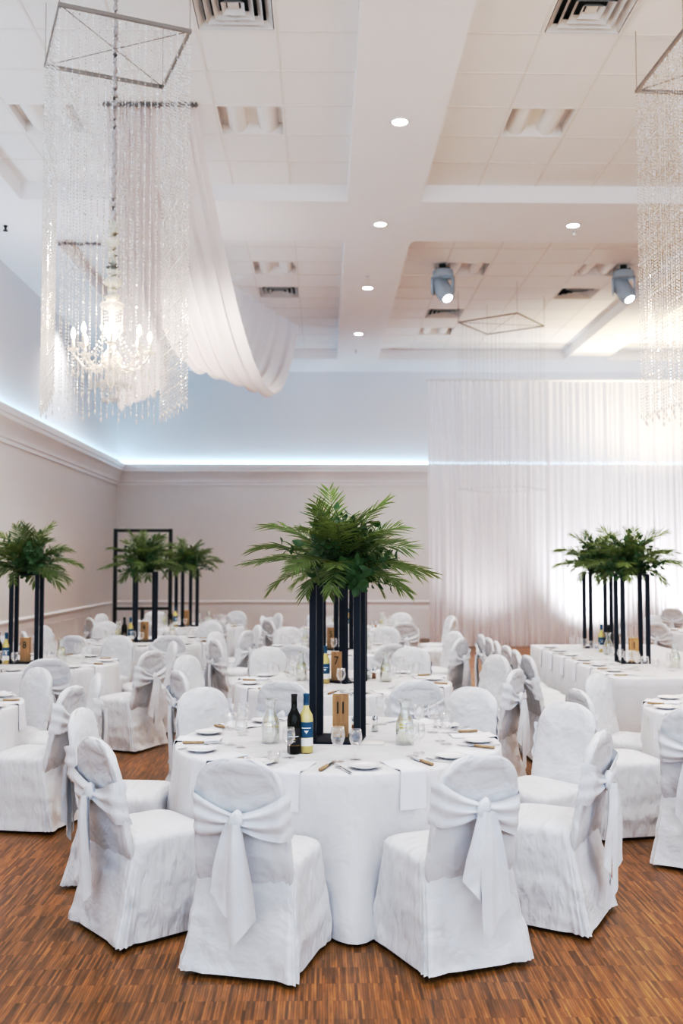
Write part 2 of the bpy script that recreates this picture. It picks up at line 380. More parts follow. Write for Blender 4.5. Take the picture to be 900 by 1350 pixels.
TL = ['recessed ceiling light panel with two curved baffles, unlit, ' + s for s in ('beside the big fabric drape', 'in the recess between beam and hanging bead frame', 'seen through bead strands above the side wall', 'behind the first moving spotlight', 'behind the second moving spotlight', 'above the small vent beside the drape', 'farthest one, beyond the small square vent')]
for c, lb in zip(TROFF, TL):
    t = empty('ceiling_light_panel', ((c[0] + c[1]) / 2, (c[2] + c[3]) / 2, ZT)); tag(t, lb, 'ceiling light', 'unlit recessed light panels')
    put('housing', me_pan, t); put('frame', me_tf, t)
    for s in (-1, 1): put('baffle', me_bf, t, (s * .17, 0, 0))
# air vents: nested slanted square rings over a dark back
dk = MB(); a = tw / 2; dk.quad((-a, -a, .14), (-a, a, .14), (a, a, .14), (a, -a, .14))
for p in (((-a, -a, 0), (a, -a, 0), (a, -a, .14), (-a, -a, .14)), ((-a, a, 0), (-a, a, .14), (a, a, .14), (a, a, 0)), ((-a, -a, 0), (-a, -a, .14), (-a, a, .14), (-a, a, 0)), ((a, -a, 0), (a, a, 0), (a, a, .14), (a, -a, .14))): dk.quad(*p)
me_dk = dk.mesh('vent_back', 'dark', False)
def ring(r0, z0, r1, z1):
    m_ = MB(); q = lambda r, z: [(-r, -r, z), (r, -r, z), (r, r, z), (-r, r, z)]
    return m_.loft([q(r0, z0), q(r1, z1)], True).mesh('vent_louvre', 'vent', False)
me_rings = [ring(.33, -.004, .27, .05), ring(.25, -.004, .20, .05), ring(.175, -.004, .125, .05), ring(.10, -.004, .06, .04)]
me_rc = MB().box((0, 0, .03), (.1, .1, .01)).mesh('vent_centre', 'vent', False)
VL = ['square ceiling air vent at the top of the picture near the bead frame', 'square ceiling air vent at the top beside the corner bead frame', 'small dark square ceiling vent right beside the drape', 'small dark square ceiling vent beside the second moving spotlight', 'small dark square ceiling vent below the first moving spotlight']
for c, lb in zip(VENTS, VL):
    t = empty('air_vent', ((c[0] + c[1]) / 2, (c[2] + c[3]) / 2, ZT)); tag(t, lb, 'air vent', 'square ceiling vents')
    put('vent_back', me_dk, t); put('frame', me_tf, t); put('vent_centre', me_rc, t)
    for r in me_rings: put('louvre', r, t)

LIGHTS = []
def light(kind, name, loc, energy, col, **kw):
    l = bpy.data.lights.new(name, kind); l.energy = energy; l.color = col
    for k, v in kw.items():
        if k not in ('rot', 'aim'): setattr(l, k, v)
    o = bpy.data.objects.new(name, l); COL.objects.link(o); o.location = loc
    if 'rot' in kw: o.rotation_euler = kw['rot']
    if 'aim' in kw: o.rotation_euler = (Vector(kw['aim']) - Vector(loc)).to_track_quat('-Z', 'Y').to_euler()
    return o
# recessed downlights
me_lr = MB().lathe([(.10, -.001), (.125, -.004), (.13, -.012), (.108, -.014), (.10, -.006)], 24, cap=False).mesh('light_trim', 'fixture')
me_ll = MB().lathe([(.0001, -.0045), (.10, -.0045)], 24, cap=False).mesh('light_lens', 'lamp')
DL = [(.79, 10.0, 'first glowing round downlight along the white beam, nearest the camera'), (.77, 13.1, 'second glowing round downlight along the white beam'), (.74, 16.2, 'third glowing round downlight along the white beam, by a sprinkler'), (.71, 19.5, 'fourth and farthest glowing round downlight along the white beam'),
      (3.36, 13.1, 'glowing round downlight on the cross beam above the moving spotlights'), (5.9, 19.5, 'faint round downlight in the warm glow by the curtain corner')]
for x, y, lb in DL:
    t = empty('downlight', (x, y, ZS)); tag(t, lb, 'downlight', 'recessed round downlights'); [put(n_, m_, t, scale=(.78, .78, 1)) for n_, m_ in (('trim_ring', me_lr), ('lens', me_ll))]
for x, y in [(d[0], d[1]) for d in DL] + [(.79, 6.9), (.79, 3.8), (-1.75, 13.05), (-4.3, 13.05), (-1.75, 3.4), (3.36, 3.4), (5.9, 13.05), (5.9, 16), (5.9, 8), (8.4, 13.05), (-4.3, 8), (-4.3, 18), (5.9, 4)]:  # fixtures above, then unseen lamps added along the beams to light the hall
    light('SPOT', 'downlight_lamp', (x, y, ZS - .05), 165, (1, .95, .92), spot_size=R_(125), spot_blend=.8, shadow_soft_size=.12)
# sprinklers
me_sp = MB().lathe([(.03, 0), (.03, -.01), (.012, -.012), (.012, -.05), (.03, -.055), (.03, -.06), (.0001, -.06)], 12).mesh('sprinkler', 'vent')
me_spd = MB().lathe([(.03, 0), (.03, -.01), (.015, -.012), (.015, -.06), (.035, -.065), (.035, -.07), (.0001, -.07)], 12).mesh('sprinkler', 'dark')
for px, py, me, lb in ((485, 362, me_sp, 'small grey sprinkler head beside the third beam downlight'), (469, 461, me_sp, 'small grey sprinkler head past the farthest beam downlight'), (763, 299, me_sp, 'small sprinkler head just below the cross beam downlight'), (3, 297, me_spd, 'dark sprinkler head on the ceiling above the side wall')):
    x, y = atpx(px, py, 4.5); o = put('sprinkler_head', me, None, (x, y, ZS)); tag(o, lb, 'sprinkler', 'ceiling sprinklers')

# moving head spotlights
def moving_head(x, y, lb):
    t = empty('moving_spotlight', (x, y, ZT), R_(-18)); tag(t, lb, 'spotlight', 'moving stage spotlights')
    put('clamp', sharp(MB().box((0, 0, -.03), (.10, .10, .06)).box((0, 0, -.08), (.22, .05, .05)).mesh('clamp', 'dark', False)), t)
    put('base', sharp(MB().lathe([(.0001, -.10), (.16, -.10), (.17, -.12), (.17, -.20), (.15, -.22), (.0001, -.22)], 20).mesh('base', 'moving')), t)
    ym = MB()
    for s in (-1, 1): ym.box((s * .165, 0, -.34), (.035, .12, .26))
    ym.box((0, 0, -.225), (.36, .12, .03)); put('yoke', ym.mesh('yoke', 'moving', False), t)
    hd = MB().lathe([(.0001, -.20), (.10, -.19), (.13, -.15), (.135, .08), (.125, .16), (.10, .21), (.07, .212), (.0001, .213)], 20, cap=False)
    h = put('lamp_head', sharp(hd.mesh('head', 'moving')), t, (0, 0, -.40)); h.rotation_euler = (Vector((.42, -.35, -.80))).to_track_quat('Z', 'Y').to_euler()
    put('lens', MB().lathe([(.0001, .222), (.05, .219), (.075, .212)], 20, cap=False).mesh('lens', 'spotlens'), h)
    return t
moving_head(1.91, 15.6, 'pale moving spotlight hanging below the ceiling near the white beam'); moving_head(4.8, 15.6, 'pale moving spotlight hanging beside the strands of the corner bead frame')

# ------------------------------------------------------------------ drapes
def curtain(x0, x1, y, zt, seed, n=20):
    random.seed(seed); rows = []; N_ = n * 12
    ph = [random.uniform(0, 6.28) for _ in range(4)]
    def off(u, z):
        w = (zt - z) / zt
        s = u * n
        a = .045 * math.sin(2 * PI * s + .8 * math.sin(2 * PI * u * 5 + ph[0])) + .03 * math.sin(2 * PI * u * 7 + ph[1]) + .02 * math.sin(2 * PI * u * 13 + ph[2] + w * .6)
        return a * (.55 + .45 * w)
    for z in [0.012, .5, 1.2, 2.2, 3.3, 4.4, zt - .25, zt - .12, zt - .1, zt]:
        rows.append([(x0 + (x1 - x0) * k / N_ + .012 * math.sin(z * 1.3 + k), y + off(k / N_, z), z) for k in range(N_ + 1)])
    return MB().loft(rows, False).mesh('curtain_panel', 'sheer')
cx = [2.24, 4.83, 7.15, 9.4, 11.3]
cl = ['sheer white floor-length curtain panel beside the bare grey back wall', 'sheer white curtain panel, brightly uplit behind the long table', 'sheer white curtain panel beyond the uplit one', 'sheer white curtain panel in the far corner']
for i in range(4):
    o = put('sheer_curtain', curtain(cx[i] - (.0 if i == 0 else .05), cx[i + 1], 21.0 + .03 * (i % 2), 5.64, 20 + i)); tag(o, cl[i], 'curtain', 'sheer white curtain panels')
o = put('curtain_rod', MB().tube([(2.2, 21.02, 5.66), (11.35, 21.02, 5.66)], .025, 8).mesh('curtain_rod', 'fixture')); tag(o, 'pale rod carrying the sheer white curtains', 'curtain rod')

def swag(nl, nr, fl, fr, zl, zr, name, label, ends=ZT - .01):
    U, V = 40, 64; rows = []
    for i in range(V + 1):
        v = i / V; row = []
        L0 = Vector((*nl, 0)).lerp(Vector((*fl, 0)), v); R0 = Vector((*nr, 0)).lerp(Vector((*fr, 0)), v)
        s = 4 * v * (1 - v)
        for j in range(U + 1):
            u = j / U
            p = L0.lerp(R0, u)
            sag = (ends - zl) + ((ends - zr) - (ends - zl)) * u
            fold = .05 * math.sin(u * 2 * PI * 6 + 1.5 * math.sin(v * 5)) + .03 * math.sin(u * 2 * PI * 11 + v * 4)
            z = ends - s * sag + fold * (.4 + .6 * s)
            p.x += fold * .5 * (1 - .4 * s); p.y += fold * .6 * (1 - s)
            row.append((p.x, p.y, z))
        rows.append(row)
    o = put(name, MB().loft(rows, False).mesh('swag', 'swag')); tag(o, label, 'drape', 'sheer ceiling drapes'); return o
d1 = swag((-2.25, 10.1), (-1.31, 10.1), (-1.59, 16.7), (-.46, 19.9), 4.5, 4.40, 'ceiling_drape', 'sheer white fabric swagged from the ceiling beside the crystal chandelier')
d2 = swag((-2.25, 10.15), (-1.75, 10.15), (-3.4, 17), (-2.6, 17), 3.88, 4.2, 'ceiling_drape', 'sheer white fabric swag seen through the bead strands behind the chandelier')
def rod(x0, x1, y, z, lb):
    mb = MB(); pts = []; n = 26
    mb.tube([(x0, y, z), (x1, y, z)], .012, 6)
    for k in range(n):
        xx = x0 + (x1 - x0) * (k + .5) / n; mb.octa((xx, y - .012, z + random.uniform(-.01, .01)), .018, .035)
    o = put('drape_rod', mb.mesh('rod', 'rod')); tag(o, lb, 'curtain rod', 'ruffled ceiling drape rods')
rod(-2.27, -1.29, 10.08, ZT - .03, 'grey ruffled rod holding the top of the sheer ceiling drape')
rod(-3.72, -3.12, 13.86, ZS - .05, 'dark ruffled rod above the side wall, seen between bead strands')

# ------------------------------------------------------------------ bead frames and chandeliers
ZF, ZB = 5.97, 3.02
def strand_mesh(L, seed, r=.0065):
    random.seed(seed); mb = MB(); z = -.01; k = 0
    while z > -L:
        h = .011 if k % 6 else .018
        mb.octa((0, 0, z - h), r * (1.0 if k % 6 else 1.35), h); z -= 2 * h + .004; k += 1
    mb.octa((0, 0, z - .03), .009, .03)
    return mb.mesh('bead_strand', 'crystal', False)
SM = [strand_mesh(ZF - ZB - .10 + q, 3 + i) for i, q in enumerate((0, .03, .06))]
SMT = [strand_mesh(ZF - ZB - .1, 9, .004)]
def bead_frame(cx, cy, rz, lb, sms, n=20, size=1.0, th=1.0):
    t = empty('bead_strand_frame', (cx, cy, ZF), rz); tag(t, lb, 'bead chandelier', 'hanging frames with bead strands')
    fr = MB(); s = size / 2
    for q in (-1, 1): fr.box((0, q * s, 0), (size + .022 * th, .022 * th, .03 * th)); fr.box((q * s, 0, 0), (.022 * th, size - .022 * th, .03 * th))
    put('frame', fr.mesh('frame', 'greyframe', False), t)
    br = MB(); br.tube([(-s, -s, 0), (s, s, 0)], .005, 5); br.tube([(-s, s, 0), (s, -s, 0)], .005, 5); put('cross_brace', br.mesh('brace', 'greyframe'), t)
    hg = MB()
    for a in (-1, 1):
        for b in (-1, 1): hg.tube([(a * s, b * s, 0), (a * s, b * s, ZT - ZF)], .003, 4)
    put('hanging_wire', hg.mesh('wire', 'greyframe'), t)
    k = 0
    for side in range(4):
        for i in range(n):
            u = -s + size * i / n
            p = ((u, -s), (s, u), (-u, s), (-s, -u))[side]
            put('bead_strand', sms[k % len(sms)], t, (p[0], p[1], -.015), random.uniform(0, 1.5)); k += 1
    return t
ang = math.atan2(.36, .92)
bead_frame(-1.70, 7.98, ang, 'square grey frame of long crystal bead strands around the chandelier', SM)
bead_frame(3.32, 8.15, R_(3), 'square frame of crystal bead strands cut off by the picture edge', SM)
bead_frame(3.15, 17.3, R_(54), 'thin square frame hanging far off near the moving spotlight', SMT, n=14, size=1.12, th=.7)

def chandelier(cx, cy, lb):
    t = empty('crystal_chandelier', (cx, cy, 0)); tag(t, lb, 'chandelier', 'crystal candle chandeliers')
    # chain with ruffled sleeve
    random.seed(5)
    pts = []; rad = []
    z = ZT
    while z > 4.5: pts.append((random.uniform(-.006, .006), random.uniform(-.006, .006), z)); rad.append(random.uniform(.014, .026)); z -= .035
    put('chain_sleeve', MB().tube(pts, rad, 8).mesh('sleeve', 'sleeve'), t)
    pts = []; rad = []; z = 4.52
    while z > 3.86: pts.append((random.uniform(-.012, .012), random.uniform(-.012, .012), z)); rad.append(random.choice((.028, .04, .062)) + random.uniform(0, .015)); z -= .03
    put('ruffled_cover', MB().tube(pts, rad, 12).mesh('sleeve2', 'wax'), t)
    col = MB().lathe([(.0001, 3.90), (.02, 3.89), (.09, 3.86), (.10, 3.84), (.03, 3.80), (.02, 3.72), (.045, 3.66), (.05, 3.60), (.02, 3.55), (.03, 3.50), (.07, 3.44), (.085, 3.40), (.07, 3.35), (.035, 3.32), (.05, 3.26), (.03, 3.20), (.0001, 3.17)], 16)
    put('column', col.mesh('column', 'crystal'), t)
    arm = MB(); pts = []
    for k in range(13):
        q = k / 12; pts.append((.04 + .26 * q, 0, 3.40 - .10 * math.sin(q * PI * .9) + .08 * q * q))
    arm.tube(pts, .010, 6); me_a = arm.mesh('arm', 'crystal')
    me_cup = MB().lathe([(.012, 0), (.03, .012), (.05, .028), (.052, .032), (.02, .022), (.012, .03)], 12).mesh('drip_cup', 'crystal')
    me_can = MB().lathe([(.011, 0), (.011, .09), (.0001, .09)], 10).mesh('candle', 'wax')
    me_fl = MB().lathe([(.006, 0), (.016, .02), (.019, .04), (.012, .07), (.0001, .095)], 10).mesh('bulb', 'bulb')
    pr = MB()
    for i in range(5): pr.octa((0, 0, -.015 - i * .026), .008, .012)
    pr.octa((0, 0, -.17), .014, .035); me_pr = pr.mesh('prism_drop', 'crystal', False)
    for k in range(8):
        a = 2 * PI * k / 8 + .2; c, s = math.cos(a), math.sin(a)
        ar = put('arm', me_a, t, (0, 0, 0), a)
        e = pts[-1]
        put('drip_cup', me_cup, ar, (e[0], 0, e[2])); put('candle', me_can, ar, (e[0], 0, e[2] + .02)); put('bulb', me_fl, ar, (e[0], 0, e[2] + .11))
        for dx in (-.04, .0, .04): put('prism_drop', me_pr, ar, (e[0] + dx, .03 - abs(dx), e[2] + .005))
    sw = MB()
    for i in range(15):
        q = i / 14; sw.octa((.05 + .24 * q, 0, 3.66 - .26 * q - .09 * math.sin(q * PI)), .009, .011)
    for i in range(9):
        q = i / 8; sw.octa((.08 + .12 * q, .02, 3.42 - .10 * math.sin(q * PI) - .02 * q), .009, .012)
    me_sw = sw.mesh('bead_swag', 'crystal', False)
    for k in range(8): put('bead_swag', me_sw, t, (0, 0, 0), 2 * PI * k / 8 + .2)
    for rr, zz, nn in ((.085, 3.84, 10), (.11, 3.37, 14), (.16, 3.36, 14), (.06, 3.25, 8)):
        for k in range(nn):
            a = 2 * PI * k / nn; put('prism_drop', me_pr, t, (rr * math.cos(a), rr * math.sin(a), zz), a)
    put('finial_ball', MB().lathe([(.0001, 3.06), (.02, 3.07), (.028, 3.09), (.02, 3.11), (.004, 3.13), (.004, 3.18)], 12).mesh('finial', 'crystal'), t)
    light('POINT', 'chandelier_lamp', (cx, cy, 3.62), 42, (1, .80, .60), shadow_soft_size=.07)
    return t
chandelier(-1.70, 7.98, 'lit crystal candle chandelier hanging inside the bead strands')
light('POINT', 'chandelier_lamp', (3.32, 8.15, 3.62), 42, (1, .80, .60), shadow_soft_size=.2)

# ------------------------------------------------------------------ chairs
def chair_meshes(seed):
    random.seed(seed); so = Vector((seed * 3.7, seed * 1.9, seed * 5.3))
    nz = lambda p, s: noise.noise((Vector(p) + so) * s)
    # skirt with the seat
    P = 96
    def outline(z):
        w = 1 - z / .46
        hx = .233 + .025 * w; yf = .235 + .022 * w; yb = -.203 - .087 * w
        pts = []
        for k in range(P):
            a = 2 * PI * (k + .5) / P; c, s = math.cos(a), math.sin(a)
            e = .22 + .02 * (1 - w) + (.10 * (1 - w) ** 2 if s > 0 else 0)
            x = math.copysign(abs(c) ** e, c) * hx; y = math.copysign(abs(s) ** e, s)
            y = (yf + yb) / 2 + y * (yf - yb) / 2
            # gentle waist between the corners, growing to the hem
            mid = 1 - max(abs(c), abs(s)) ** 6
            cor = min(1, abs(c * s) * 2)
            out = w * (.028 * cor ** 3 - .012 * (1 - cor))
            # pleats near the rear corners and random vertical folds
            fold = w * (.010 * nz((c * 1.2, s * 1.2, z * .4), 3.0) + .007 * nz((c * 2, s * 2, z), 5.0))
            if c * c > .3 and s < 0: fold += w * .016 * math.sin(a * 30 + seed) * math.exp(-((s + .55) / .3) ** 2)
            r = Vector((x, y - .0, 0)); d = Vector((c, s, 0)).normalized()
            crease = .011 * (max(0, 1 - 2.2 * abs(nz((x + .6 * z, y - .5 * z, .8 * z - .5 * x), 4.2))) ** 2.5) * (.12 + .88 * w) - .008 * (.12 + .88 * w) * (max(0, 1 - 2.5 * abs(nz((y - .8 * z, x + .5 * z, z * .6 + 4), 5.5))) ** 3) + .004 * nz((x, y, z), 14)
            pts.append((x + d.x * (out + fold + crease), y + d.y * (out + fold + crease), 0))
        return pts
    rows = []
    for z in [.018 + .437 * q / 24 for q in range(25)]:
        o_ = outline(z)
        rows.append([(x, y, z + (max(0, .0 + .012 * nz((x, y, 0), 5)) if z < .03 else 0)) for x, y, _ in o_])
    top = rows[-1]
    for f, dz in ((.985, .014), (.95, .026), (.85, .038), (.65, .048), (.4, .053), (.15, .055), (.01, .055)):
        rows.append([(x * f, y * f, .455 + dz + .003 * nz((x * f, y * f, 2), 9)) for x, y, _ in top])
    skirt = MB().loft(rows, True, False, True).mesh('seat_cover', 'chair')
    # back
    Q = 56; rows = []
    zs = [.36 + .025 * q for q in range(19)] + [.825, .84, .855, .87, .885, .90, .912, .922, .93, .935]
    def c_(z): return -.205 - (z - .4) * .17
    def w_(z):
        w = .232 - (z - .36) * .055
        if z < .48: w -= .030 * ((.48 - z) / .12) ** 2
        if z > .74: w *= max(.02, 1 - ((z - .74) / .198) ** 3.0) ** .42
        return w
    for z in zs:
        w = w_(z); t = .036 * (1 if z > .45 else max(.1, 1 - .9 * ((.45 - z) / .09) ** 1.3)) * (1 if z < .86 else max(.12, 1 - ((z - .86) / .08) ** 2) ** .5)
        row = []
        for k in range(Q):
            a = 2 * PI * k / Q; c, s = math.cos(a), math.sin(a)
            x = math.copysign(abs(c) ** .75, c) * w
            y = math.copysign(abs(s) ** .6, s) * t
            if s < 0: lo = 0; y *= (.42 + .40 * lo + (.58 - .40 * lo) * abs(x / max(w, .01)) ** 4) if z < .885 else (.8 if z < .91 else 1)
            p = (x, y, z)
            y += .007 * nz((x, 0, z), 6) + .006 * max(0, 1 - 2.4 * abs(nz((x + .5 * z, s, z - x), 5))) ** 3 + .003 * nz((x + z, y, z - x), 16)
            row.append((x + .003 * nz(p, 12), c_(z) + y, z))
        rows.append(row)
    back = MB().loft(rows, True, True, True).mesh('back_cover', 'chair')
    # sash: gathered fans from the knot to the side edges
    zk = .695 + random.uniform(-.02, .02)
    fans = MB()
    for sgn in (-1, 1):
        rows = []
        tilt = random.uniform(-.05, .05)
        for i in range(17):
            u = i / 16; row = []
            x = u * (w_(.7) + .012)
            hgt = .026 + .078 * u ** .9
            zc = zk - .01 + tilt * u - .015 * math.sin(u * PI)
            for j in range(15):
                v = j / 14 * 2 - 1
                z = zc + v * hgt
                depth = .026 + .014 * math.cos(v * PI * .5) + (.012 * math.cos(v * PI * 2.5 + sgn + seed) * (1 - .3 * u))
                wrap = max(0, (u - .84) / .16)
                y = c_(z) - .034 * (.62 + .38 * u ** 3) - depth * (1 - .45 * u) + wrap ** 2 * .072
                row.append((sgn * (x + .004 * wrap * math.cos(v * 9)), y, z))
            rows.append(row)
        fans.loft(rows, False)
    sash = fans.mesh('sash', 'sash')
    yk = c_(zk) - .075
    kn = []
    for i in range(9):
        f = -1 + 2 * i / 8; r = math.sqrt(max(.02, 1 - f * f))
        kn.append([((.034 - .006 * f) * r ** .5 * math.cos(2 * PI * k / 14) * (1 + .10 * math.sin(k * 3 + f * 2)), yk + .012 + .022 * r ** .6 * math.sin(2 * PI * k / 14) + .004 * math.sin(k * 4), zk + f * .040 + .008 * math.cos(2 * PI * k / 14)) for k in range(14)])
    knot = MB().loft(kn, True, True, True).mesh('knot', 'sash')
    tails = []
    for sgn, Lg in ((-1, .40 + random.uniform(-.05, .04)), (1, .46 + random.uniform(-.05, .04))):
        rows = []
        for i in range(17):
            u = i / 16; row = []
            hw = .024 + .040 * min(1, u * 1.8) ** .7
            for j in range(11):
                v = j / 10 * 2 - 1
                cut = .075 * v * sgn * (u ** 3)
                x = sgn * (.012 + .036 * u) + v * hw
                y = yk - .012 - sgn * .008 - .012 * math.cos(v * 4 + sgn + u) - .006 * math.sin(u * 5)
                row.append((x, y, zk - .01 - u * Lg + cut))
            rows.append(row)
        tails.append(MB().loft(rows, False).mesh('sash_tail', 'sash'))
    return skirt, back, sash, knot, tails
CH = [chair_meshes(s) for s in (1, 2, 3, 4, 5)]
me_leg = MB().tube([(0, 0, 0), (0, 0, .30)], .012, 8).mesh('leg', 'black')
NCH = [0]
def chair(x, y, face, label, group, legs=False, var=None):
    """face = direction the sitter looks, radians in plan"""
    k = NCH[0] % len(CH) if var is None else var; NCH[0] += 1
    t = empty('covered_chair', (x, y, 0), face - PI / 2); tag(t, label, 'chair', group)
    sk, bk, sa, kn, tl = CH[k]
    put('seat_cover', sk, t); put('back_cover', bk, t)
    s = put('sash', sa, t); put('knot', kn, s)
    for q in tl: put('sash_tail', q, s)
    if legs:
        for lx, ly in ((-.19, .19), (.19, .19), (-.2, -.21), (.2, -.21)): put('leg', me_leg, t, (lx, ly, 0))
    return t

# ------------------------------------------------------------------ tables
TZ = .76; TR_ = .915
def round_cloth(seed, nf=11):
    random.seed(seed); ph = [random.uniform(0, 6.28) for _ in range(5)]
    n = 160; rows = []
    def ring(r, z, am):
        row = []
        for k in range(n):
            a = 2 * PI * k / n
            f = math.sin(nf * a + .9 * math.sin(2 * a + ph[0]) + ph[1]) * .6 + .4 * math.sin((nf + 5) * a + ph[2])
            f = max(-1, min(1, f)); rr = r + am * (.6 + f * (1.0 if f > 0 else .6))
            row.append((rr * math.cos(a), rr * math.sin(a), z))
        return row
    for r in (.01, .3, .6, .85, .90): rows.append(ring(r, TZ, 0))
    rows.append(ring(.912, TZ - .003, 0)); rows.append(ring(.920, TZ - .012, 0))
    for i in range(1, 15):
        u = i / 14; z = TZ - .012 - u * (TZ - .012 - .015); rows.append(ring(.922, z, (.095 * u ** 1.45)))
    return MB().loft(rows, True, True, False).mesh('tablecloth', 'table')
CLOTH = [round_cloth(s) for s in (11, 12, 13)]

# place settings
def lathe_m(name, prof, mt, n=24, cap=False): return MB().lathe(prof, n, cap=cap).mesh(name, mt)
me_plate = lathe_m('plate', [(.0001, .006), (.045, .006), (.058, .010), (.082, .016), (.084, .018), (.080, .0185), (.058, .013), (.046, .010), (.0001, .010)][::-1] + [(.0001, .0), (.045, .0), (.05, .004), (.082, .016)], 'china', 32)
def nap_mesh(seed):
    random.seed(seed); rows = []
    path = []
    for i in range(9): path.append((-.25 + .25 * i / 8, .006 + .003 * math.sin(i)))
    for a in (30, 60, 90): path.append((.0125 * math.sin(R_(a)), .006 - .016 * (1 - math.cos(R_(a)))))
    for i in range(1, 9): path.append((.0125 + .006 * (i / 8), -.012 - .17 * i / 8))
    th = []
    for i, (r, z) in enumerate(path):
        row = []
        for j in range(9):
            v = j / 8 * 2 - 1; hw = .066 + .004 * (i / len(path))
            row.append((r + (.003 * math.sin(v * 5 + seed) if i > 11 else 0), v * hw + .012 * (1 - i / len(path)), z + (.003 * math.sin(v * 3 + i * .5) if i < 9 else 0)))
        rows.append(row)
    top = MB().loft(rows, False)
    low = [[(p[0] - (.006 if i > 9 else 0), p[1], p[2] - (.005 if i <= 10 else 0)) for p in r] for i, r in enumerate(rows)]
    # close the edges by running the border
    n = len(rows[0]); m_ = len(rows)
    top.loft([[rows[i][0] for i in range(m_)], [low[i][0] for i in range(m_)]], False); top.loft([[rows[i][-1] for i in range(m_)], [low[i][-1] for i in range(m_)]], False)
    top.loft([rows[-1], low[-1]], False)
    return top.mesh('napkin', 'napkin')
NAP = [nap_mesh(s) for s in (1, 2, 3)]
# knife lies along -x (handle toward the edge at x=0)
kb = MB(); kb.loft([[(-.115, -.009, .004), (-.115, .009, .004), (-.115, .009, .006), (-.115, -.009, .006)], [(-.20, -.010, .004), (-.20, .008, .004), (-.20, .008, .0055), (-.20, -.010, .0055)], [(-.235, .004, .004), (-.235, .007, .004), (-.235, .007, .005), (-.235, .004, .005)]], True, True, True)
me_kb = kb.mesh('blade', 'steel', False)
me_kh = MB().loft([[(0 - d, math.cos(2 * PI * k / 10) * r, .009 + math.sin(2 * PI * k / 10) * .007) for k in range(10)] for d, r in ((0, .006), (.006, .011), (.05, .012), (.09, .010), (.118, .009))], True, True, True).mesh('knife_handle', 'handle')
fk = MB(); fk.loft([[(-d, -w, z), (-d, w, z), (-d, w, z + .003), (-d, -w, z + .003)] for d, w, z in ((0, .006, .003), (.03, .007, .004), (.10, .0035, .008), (.125, .006, .007), (.14, .012, .006))], True, True, True)
for q in (-1, -.33, .33, 1): fk.loft([[(-d, q * .0105 - .0018, z), (-d, q * .0105 + .0018, z), (-d, q * .0105 + .0018, z + .002), (-d, q * .0105 - .0018, z + .002)] for d, z in ((.14, .006), (.165, .005), (.19, .009))], True, True, True)
me_fork = fk.mesh('fork', 'steel', False)
def goblet(h, r): 
    return lathe_m('wine_glass', [(.0001, .003), (r * .9, .001), (r * .9, .003), (.008, .008), (.005, .02), (.0045, h * .38), (.008, h * .42), (r * .7, h * .50), (r, h * .66), (r * 1.0, h * .8), (r * .86, h), (r * .83, h), (r * .97, h * .8), (r * .97, h * .66), (r * .66, h * .51), (.0001, h * .44)], 'glass', 20)
GOB = [goblet(.175, .037), goblet(.155, .034)]
me_tum = lathe_m('tumbler', [(.0001, 0), (.03, 0), (.034, .004), (.037, .11), (.034, .11), (.03, .012), (.0001, .01)], 'glass', 20)

def jit(a): return random.uniform(-a, a)
SETN = [0]
def setting(cx, cy, th, tab, pos, k, dist=TR_, wine=True):
    """th: plan angle of the seat seen from the table centre; tab: table phrase, pos: seat phrase"""
    ex = Vector((math.cos(th), math.sin(th), 0)); ey = Vector((-math.sin(th), math.cos(th), 0))   # ex outward, ey: sitter's right is -? (looking inward)
    rt = Vector((math.sin(th), -math.cos(th), 0)) * -1   # sitter faces -ex; right hand = (-ex) x up
    rt = (-ex).cross(Vector((0, 0, 1)))
    C = Vector((cx, cy, TZ + .001))
    def P(out, side, dz=0): return C + ex * out + rt * side + Vector((0, 0, dz))
    where = '%s, %s' % (pos, tab)
    o = put('napkin', NAP[k % 3], None, P(dist, -.0), th); tag(o, 'folded white napkin hanging over table edge, ' + where, 'napkin', 'napkins over table edges')
    o = put('side_plate', me_plate, None, P(dist - .14 + jit(.01), -.19 + jit(.01))); tag(o, 'small white round plate, ' + where, 'plate', 'side plates')
    o = put('fork', me_fork, None, P(dist - .05, -.30, .0), th + jit(.1)); tag(o, 'steel fork beside the plate, ' + where, 'fork', 'forks')
    kt = empty('steak_knife', P(dist - .05 + jit(.015), .15 + jit(.01), 0), th + jit(.12)); tag(kt, 'wood-handled knife beside napkin, ' + where, 'knife', 'wood-handled knives')
    put('blade', me_kb, kt); put('handle', me_kh, kt)
    for q in range(2):
        o = put('wine_glass', GOB[q], None, P(dist - .32 - q * .07, .17 + .075 * q, 0)); tag(o, ('taller' if q == 0 else 'smaller') + ' clear stemmed glass, ' + where, 'glass', 'stemmed glasses')

